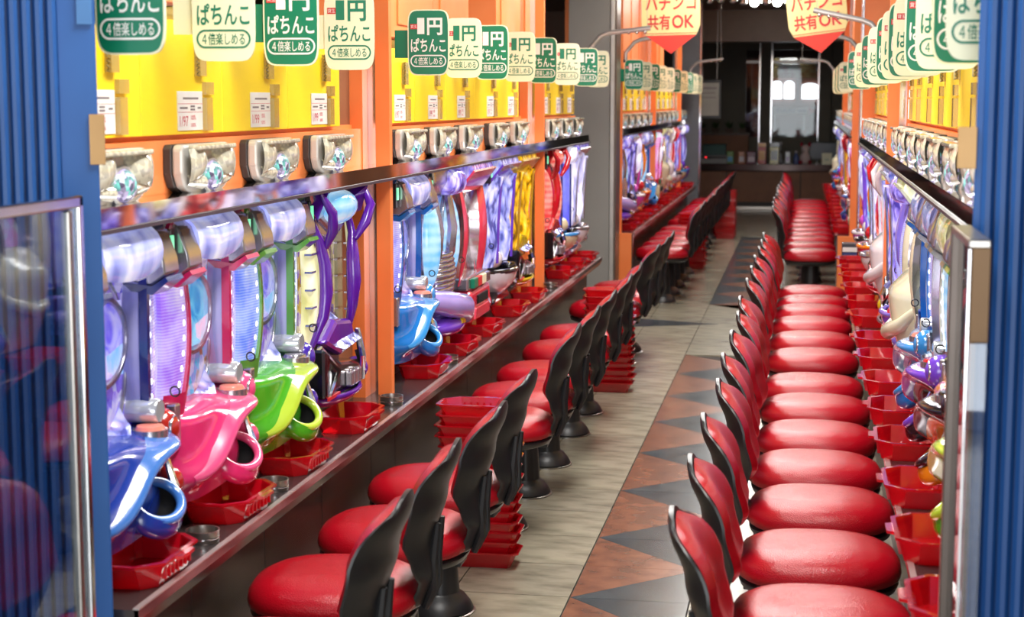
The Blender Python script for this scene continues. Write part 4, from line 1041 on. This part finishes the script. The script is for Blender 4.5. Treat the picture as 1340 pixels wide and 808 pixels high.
def plush(c, c2):
    def f(o, w):
        MB().ell((0, 0, .09), (.085, .07, .10), 14, 9).build('body', pm('plush_%d_%d_%d' % c, c, .9), o, 60)
        h = MB().ell((0, 0, .23), (.07, .065, .07), 14, 9).build('head', pm('plush_%d_%d_%d' % c, c, .9), o, 60)
        MB().ell((-.06, 0, .30), (.025, .015, .035), 10, 6).ell((.06, 0, .30), (.025, .015, .035), 10, 6).build('ears', pm('plush_%d_%d_%d' % c2, c2, .9), h, 60)
        MB().ell((-.07, -.05, .03), (.035, .05, .03), 10, 6).ell((.07, -.05, .03), (.035, .05, .03), 10, 6).build('feet', pm('plush_%d_%d_%d' % c2, c2, .9), o, 60)
    return f
def bottle(c, c2):
    def f(o, w):
        MB().lathe([(0, 0), (.04, 0), (.045, .02), (.045, .11), (.02, .15), (.018, .17)], 14).build('bottle_body', gloss(c, 'bottle_%d_%d_%d' % c), o, 50)
        MB().lathe([(.02, .17), (.02, .20), (0, .20)], 12).build('cap', gloss(c2, 'bottle_%d_%d_%d' % c2), o, 50)
    return f
def monitor(o, w):
    MB().box(-.05, .05, -.05, .05, 0, .02).box(-.015, .015, 0, .02, .02, .1).build('stand', BLACK, o, 0, .004)
    f = MB().box(-.22, .22, -.02, .02, .06, .33).build('casing', pm('monitor_slate', (52, 62, 74), .4), o, 0, .006)
    MB().box(-.20, .20, -.023, -.02, .09, .31).build('screen', pm('monitor_screen', (76, 90, 104), .2), f, 0)
item('cash_register', 934, 0, register, 'grey cash register with teal lid on the prize desk', 'register')
item('snack_packet', 954.5, .06, packet((120, 170, 90), (70, 170, 220)), 'green snack packet with blue label beside the cash register', 'packet')
item('snack_packet', 969.5, .055, packet((200, 140, 110), (225, 225, 235)), 'salmon snack packet with white label on the prize desk', 'packet')
item('snack_packet', 982, .075, packet((120, 60, 90), (225, 200, 215)), 'plum snack packet with pink label on the prize desk', 'packet')
item('gift_carton', 996, .06, box_stand((220, 70, 30), (245, 170, 40)), 'orange red gift carton on the prize desk', 'carton')
item('gift_carton', 1012, .07, box_stand((205, 190, 40), (60, 60, 50)), 'yellow gift carton on the prize desk', 'carton')
item('plush_toy', 1015, 0, plush((225, 225, 228), (190, 190, 200)), 'white plush toy behind the yellow gift carton', 'toy', .42)
item('snack_packet', 1029.5, .045, packet((185, 190, 200), (130, 90, 150)), 'silver snack packet with violet label on the prize desk', 'packet')
item('drink_bottle', 1040.5, 0, bottle((90, 110, 170), (210, 210, 220)), 'blue bottle beside the silver packet', 'bottle')
item('plush_toy', 1052.5, 0, plush((226, 205, 205), (170, 40, 60)), 'pale plush toy with red ears on the prize desk', 'toy')
item('monitor', 1075, 0, monitor, 'slate monitor on the prize desk', 'monitor', .3)
item('notice_stand', 1080.5, .07, lambda o, w: (MB().prism([(-.04, 0), (.05, 0), (.0, .17), (-.01, .17)], -.075, .075, 'x').build('board', CREAM, o, 0), MB().box(-.02, -.008, -.03, -.028, .06, .08).box(.01, .022, -.03, -.028, .06, .08).build('marks', GREEN_INK, o, 0)), 'small cream notice standing before the monitor', 'notice')
# low partition with plants behind the desk
o = empty('low_partition', (0, 27.3, 0), 0, 'orange brown low partition behind the cash register', 'partition')
MB().box(-2.1, -.92, 0, .08, 0, 1.10).build('board', pm('partition_orange_brown', (150, 92, 52), .5), o, 0, .004); MB().box(-2.12, -.90, -.02, .12, 1.10, 1.14).build('cap', pm('partition_cap', (90, 60, 40), .4), o, 0)
LEAF = pm('planter_leaf', (62, 92, 44), .6, col2=(40, 66, 34), nscale=10)
for k in range(5):
    pl = empty('planter_plant', (-1.90+.22*k, 27.34, 1.14), 0, 'small leafy plant on the low partition, %s from the dark grey pillar' % ORD[k], 'plant', 'plants on the low partition')
    MB().prism([(-.05, 0), (.05, 0), (.065, .07), (-.065, .07)], -.05, .05, 'y').build('pot', pm('pot_brown', (96, 70, 54), .6), pl, 0)
    mb = MB(); rr = random.Random(k)
    for q in range(26):
        a = rr.uniform(0, 6.28); t = rr.uniform(.3, 1); l = rr.uniform(.07, .13)
        b = Vector((0, 0, .07)); e = b+Vector((math.cos(a)*t, math.sin(a)*t, rr.uniform(.3, 1.2)))*l; w = Vector((-math.sin(a), math.cos(a), 0))*.02; m_ = (b+e)/2
        mb.add([b, m_+w, e, m_-w], [(0, 1, 2, 3)])
    mb.build('foliage', LEAF, pl, 0)
o = empty('framed_notice', (at(926, 22.5), 22.5, 1.02+.2), 0, 'framed grey notice hanging by the dark grey pillar', 'notice')
MB().box(-.16, .16, 0, .02, .2, .72).build('frame', BLACK, o, 0, .004); MB().box(-.13, .13, -.004, 0, .24, .68).build('sheet', pm('notice_sheet', (170, 168, 160), .6), o, 0)
MB().box(-.10, .10, -.006, -.004, .60, .62).box(-.10, .08, -.006, -.004, .54, .55).box(-.10, .09, -.006, -.004, .48, .49).build('print_lines', CARD_GREY, o, 0)
MB().tube([(-.1, .01, .72), (-.1, .01, 1.73)], .003, 5).build('cord', STEEL, o); MB().tube([(.1, .01, .72), (.1, .01, 1.73)], .003, 5).build('cord', STEEL, o)
# window in the back wall
win = empty('window_1', (0, BY, 0)); win['kind'] = 'structure'
WG = clear('window_glass', (225, 230, 232), .15, .02)
for x0, x1 in ((-1.02, -.80), (-.56, .24)): MB().box(x0, x1, .05, .056, 1.05, 2.52).build('pane', WG, win, 0)
for x0, x1, m in ((-.80, -.56, CHROME), (.24, .34, STEEL)): MB().box(x0, x1, -.04, .10, 1.05, 2.52).build('mullion', m, win, 0, .01)
MB().box(-1.02, .34, -.02, .1, 2.30, 2.34).build('transom', STEEL, win, 0)
o = empty('column_casing', (-.68, BY-.22, 0), 0, 'olive grey square column with chrome sides behind the prize desk', 'column')
MB().box(-.09, .09, -.06, .06, 0, 2.95).build('shaft', OLIVE, o, 0, .004); MB().box(.0905, .11, -.05, .05, 0, 2.95).box(-.11, -.0905, -.05, .05, 0, 2.95).build('chrome_side', CHROME, o, 0)
o = empty('column_casing', (.31, BY-.22, 0), 0, 'olive grey square column behind the slate monitor', 'column')
MB().box(-.10, .10, -.06, .06, 0, 2.95).build('shaft', OLIVE, o, 0, .004); MB().box(-.12, -.1005, -.05, .05, 0, 2.95).build('chrome_side', CHROME, o, 0)
# what shows through the window: the annex beyond
struct(MB().box(-6, 5, 30.6, 30.7, 0, 2.95).build('wall_annex', pm('annex_wall', (128, 84, 74), .6, col2=(110, 70, 62), nscale=2), None, 0))
LITW = pm('daylit_glass_white', (250, 252, 255), .4, emit=(245, 250, 255), es=5)
for k, (p0, p1, y0, y1) in enumerate(((1007, 1020, 1.70, 2.02), (1023, 1036, 1.70, 2.02), (1046, 1067, 1.70, 1.98))):
    x0, x1 = at(p0, 30.5), at(p1, 30.5); w = x1-x0
    o = empty('window_%d' % (k+2), ((x0+x1)/2, 30.55, 0)); o['kind'] = 'structure'
    pts = [(-w/2, y0), (w/2, y0)] + [(w/2*math.cos(math.pi*i/8), y1-.06+.06*math.sin(math.pi*i/8)) for i in range(9)]
    MB().prism(pts, 0, .02, 'y').build('pane', LITW, o, 0)
    MB().box(-w/2-.02, -w/2, -.02, .03, y0-.03, y1).box(w/2, w/2+.02, -.02, .03, y0-.03, y1).build('frame', ORANGE_D, o, 0)
tag(MB().box(at(1008, 30.4), at(1066, 30.4), 30.56, 30.60, 2.08, 2.28).build('fascia_board', pm('annex_board', (226, 196, 170), .5, col2=(206, 120, 100), nscale=9), None, 0), 'pale red and cream board above the lit arched panes', 'board')
o = empty('name_board', (at(1033, 30.2), 30.2, 1.42), 0, 'pale blue name board with red arrow seen through the back window', 'sign')
MB().box(-.36, .30, 0, .03, 0, .13).build('board', pm('name_board_pale', (210, 216, 220), .5), o, 0)
mb = MB(); add_text(mb, 'DAIEI', -.26, .06, .03, .10, -.003, .03); mb.build('lettering', pm('ink_blue', (60, 110, 170), .5), o, 0)
MB().prism([(.30, -.01), (.42, .065), (.30, .14)], 0, .03, 'y').build('arrow_tip', RED_INK, o, 0); MB().box(.10, .27, -.003, 0, .05, .08).build('arrow_bar', pm('ink_blue', (60, 110, 170), .5), o, 0)
MB().box(-.30, -.28, .01, .02, -1.42, 0).box(.22, .24, .01, .02, -1.42, 0).build('legs', STEEL, o, 0)
CR = pm('crate_red_brown', (140, 62, 56), .5)
for k in range(6):
    c = empty('bottle_crate', (at(1020 + 22*(k % 2), 29.9), 29.9, .40*(k//2)), 0, 'red brown crate beyond the window, %s layer, %s' % (('bottom', 'middle', 'top')[k//2], ('nearer the wide column', 'nearer the monitor column')[k % 2]), 'crate', 'crates beyond the back window')
    for q in range(3): MB().box(-.14, .14, -.12, .12, .02+.125*q, .09+.125*q).build('slat', CR, c, 0)
    MB().box(-.145, -.13, -.125, .125, 0, .398).box(.13, .145, -.125, .125, 0, .398).build('corner_posts', CR, c, 0)
# shiny ceiling fittings over the far end
def chandelier(x, y, label, lit=False):
    o = empty('mirror_ceiling_fitting', (x, y, 2.95), 0, label, 'ceiling fitting', 'mirror ceiling fittings')
    MB().box(-.42, .42, -.3, .3, -.05, 0).build('plate', CHROME, o, 0, .01)
    for k in range(6): MB().ell((-.35+.14*k, -.1+.16*(k % 2), -.07), (.055, .055, .055), 12, 8).build('globe', pm('globe_lit', (255, 250, 240), .3, emit=(255, 245, 230), es=70.0) if k % 2 and lit else CHROME, o, 60)
    return o
chandelier(-.45, 20.9, 'mirrored ceiling fitting with small globes above the far aisle', True)
chandelier(-1.25, 20.3, 'mirrored ceiling fitting with small globes above the far machines')
chandelier(-3.1, 15.5, 'mirrored ceiling fitting with small globes behind the orange cabinets')
chandelier(-2.7, 18.5, 'mirrored ceiling fitting with small globes behind the grey pillar')
# prototypes that were never placed
for p in list(MK.values()) + [PLATE_G, PLATE_C, STOOL, TRAY_P, TRAY_OLD, LAMP, BANNER, CARD99, CARD97, ASH]:
    if p.name not in USED:
        for c in list(p.children_recursive): bpy.data.objects.remove(c)
        bpy.data.objects.remove(p)
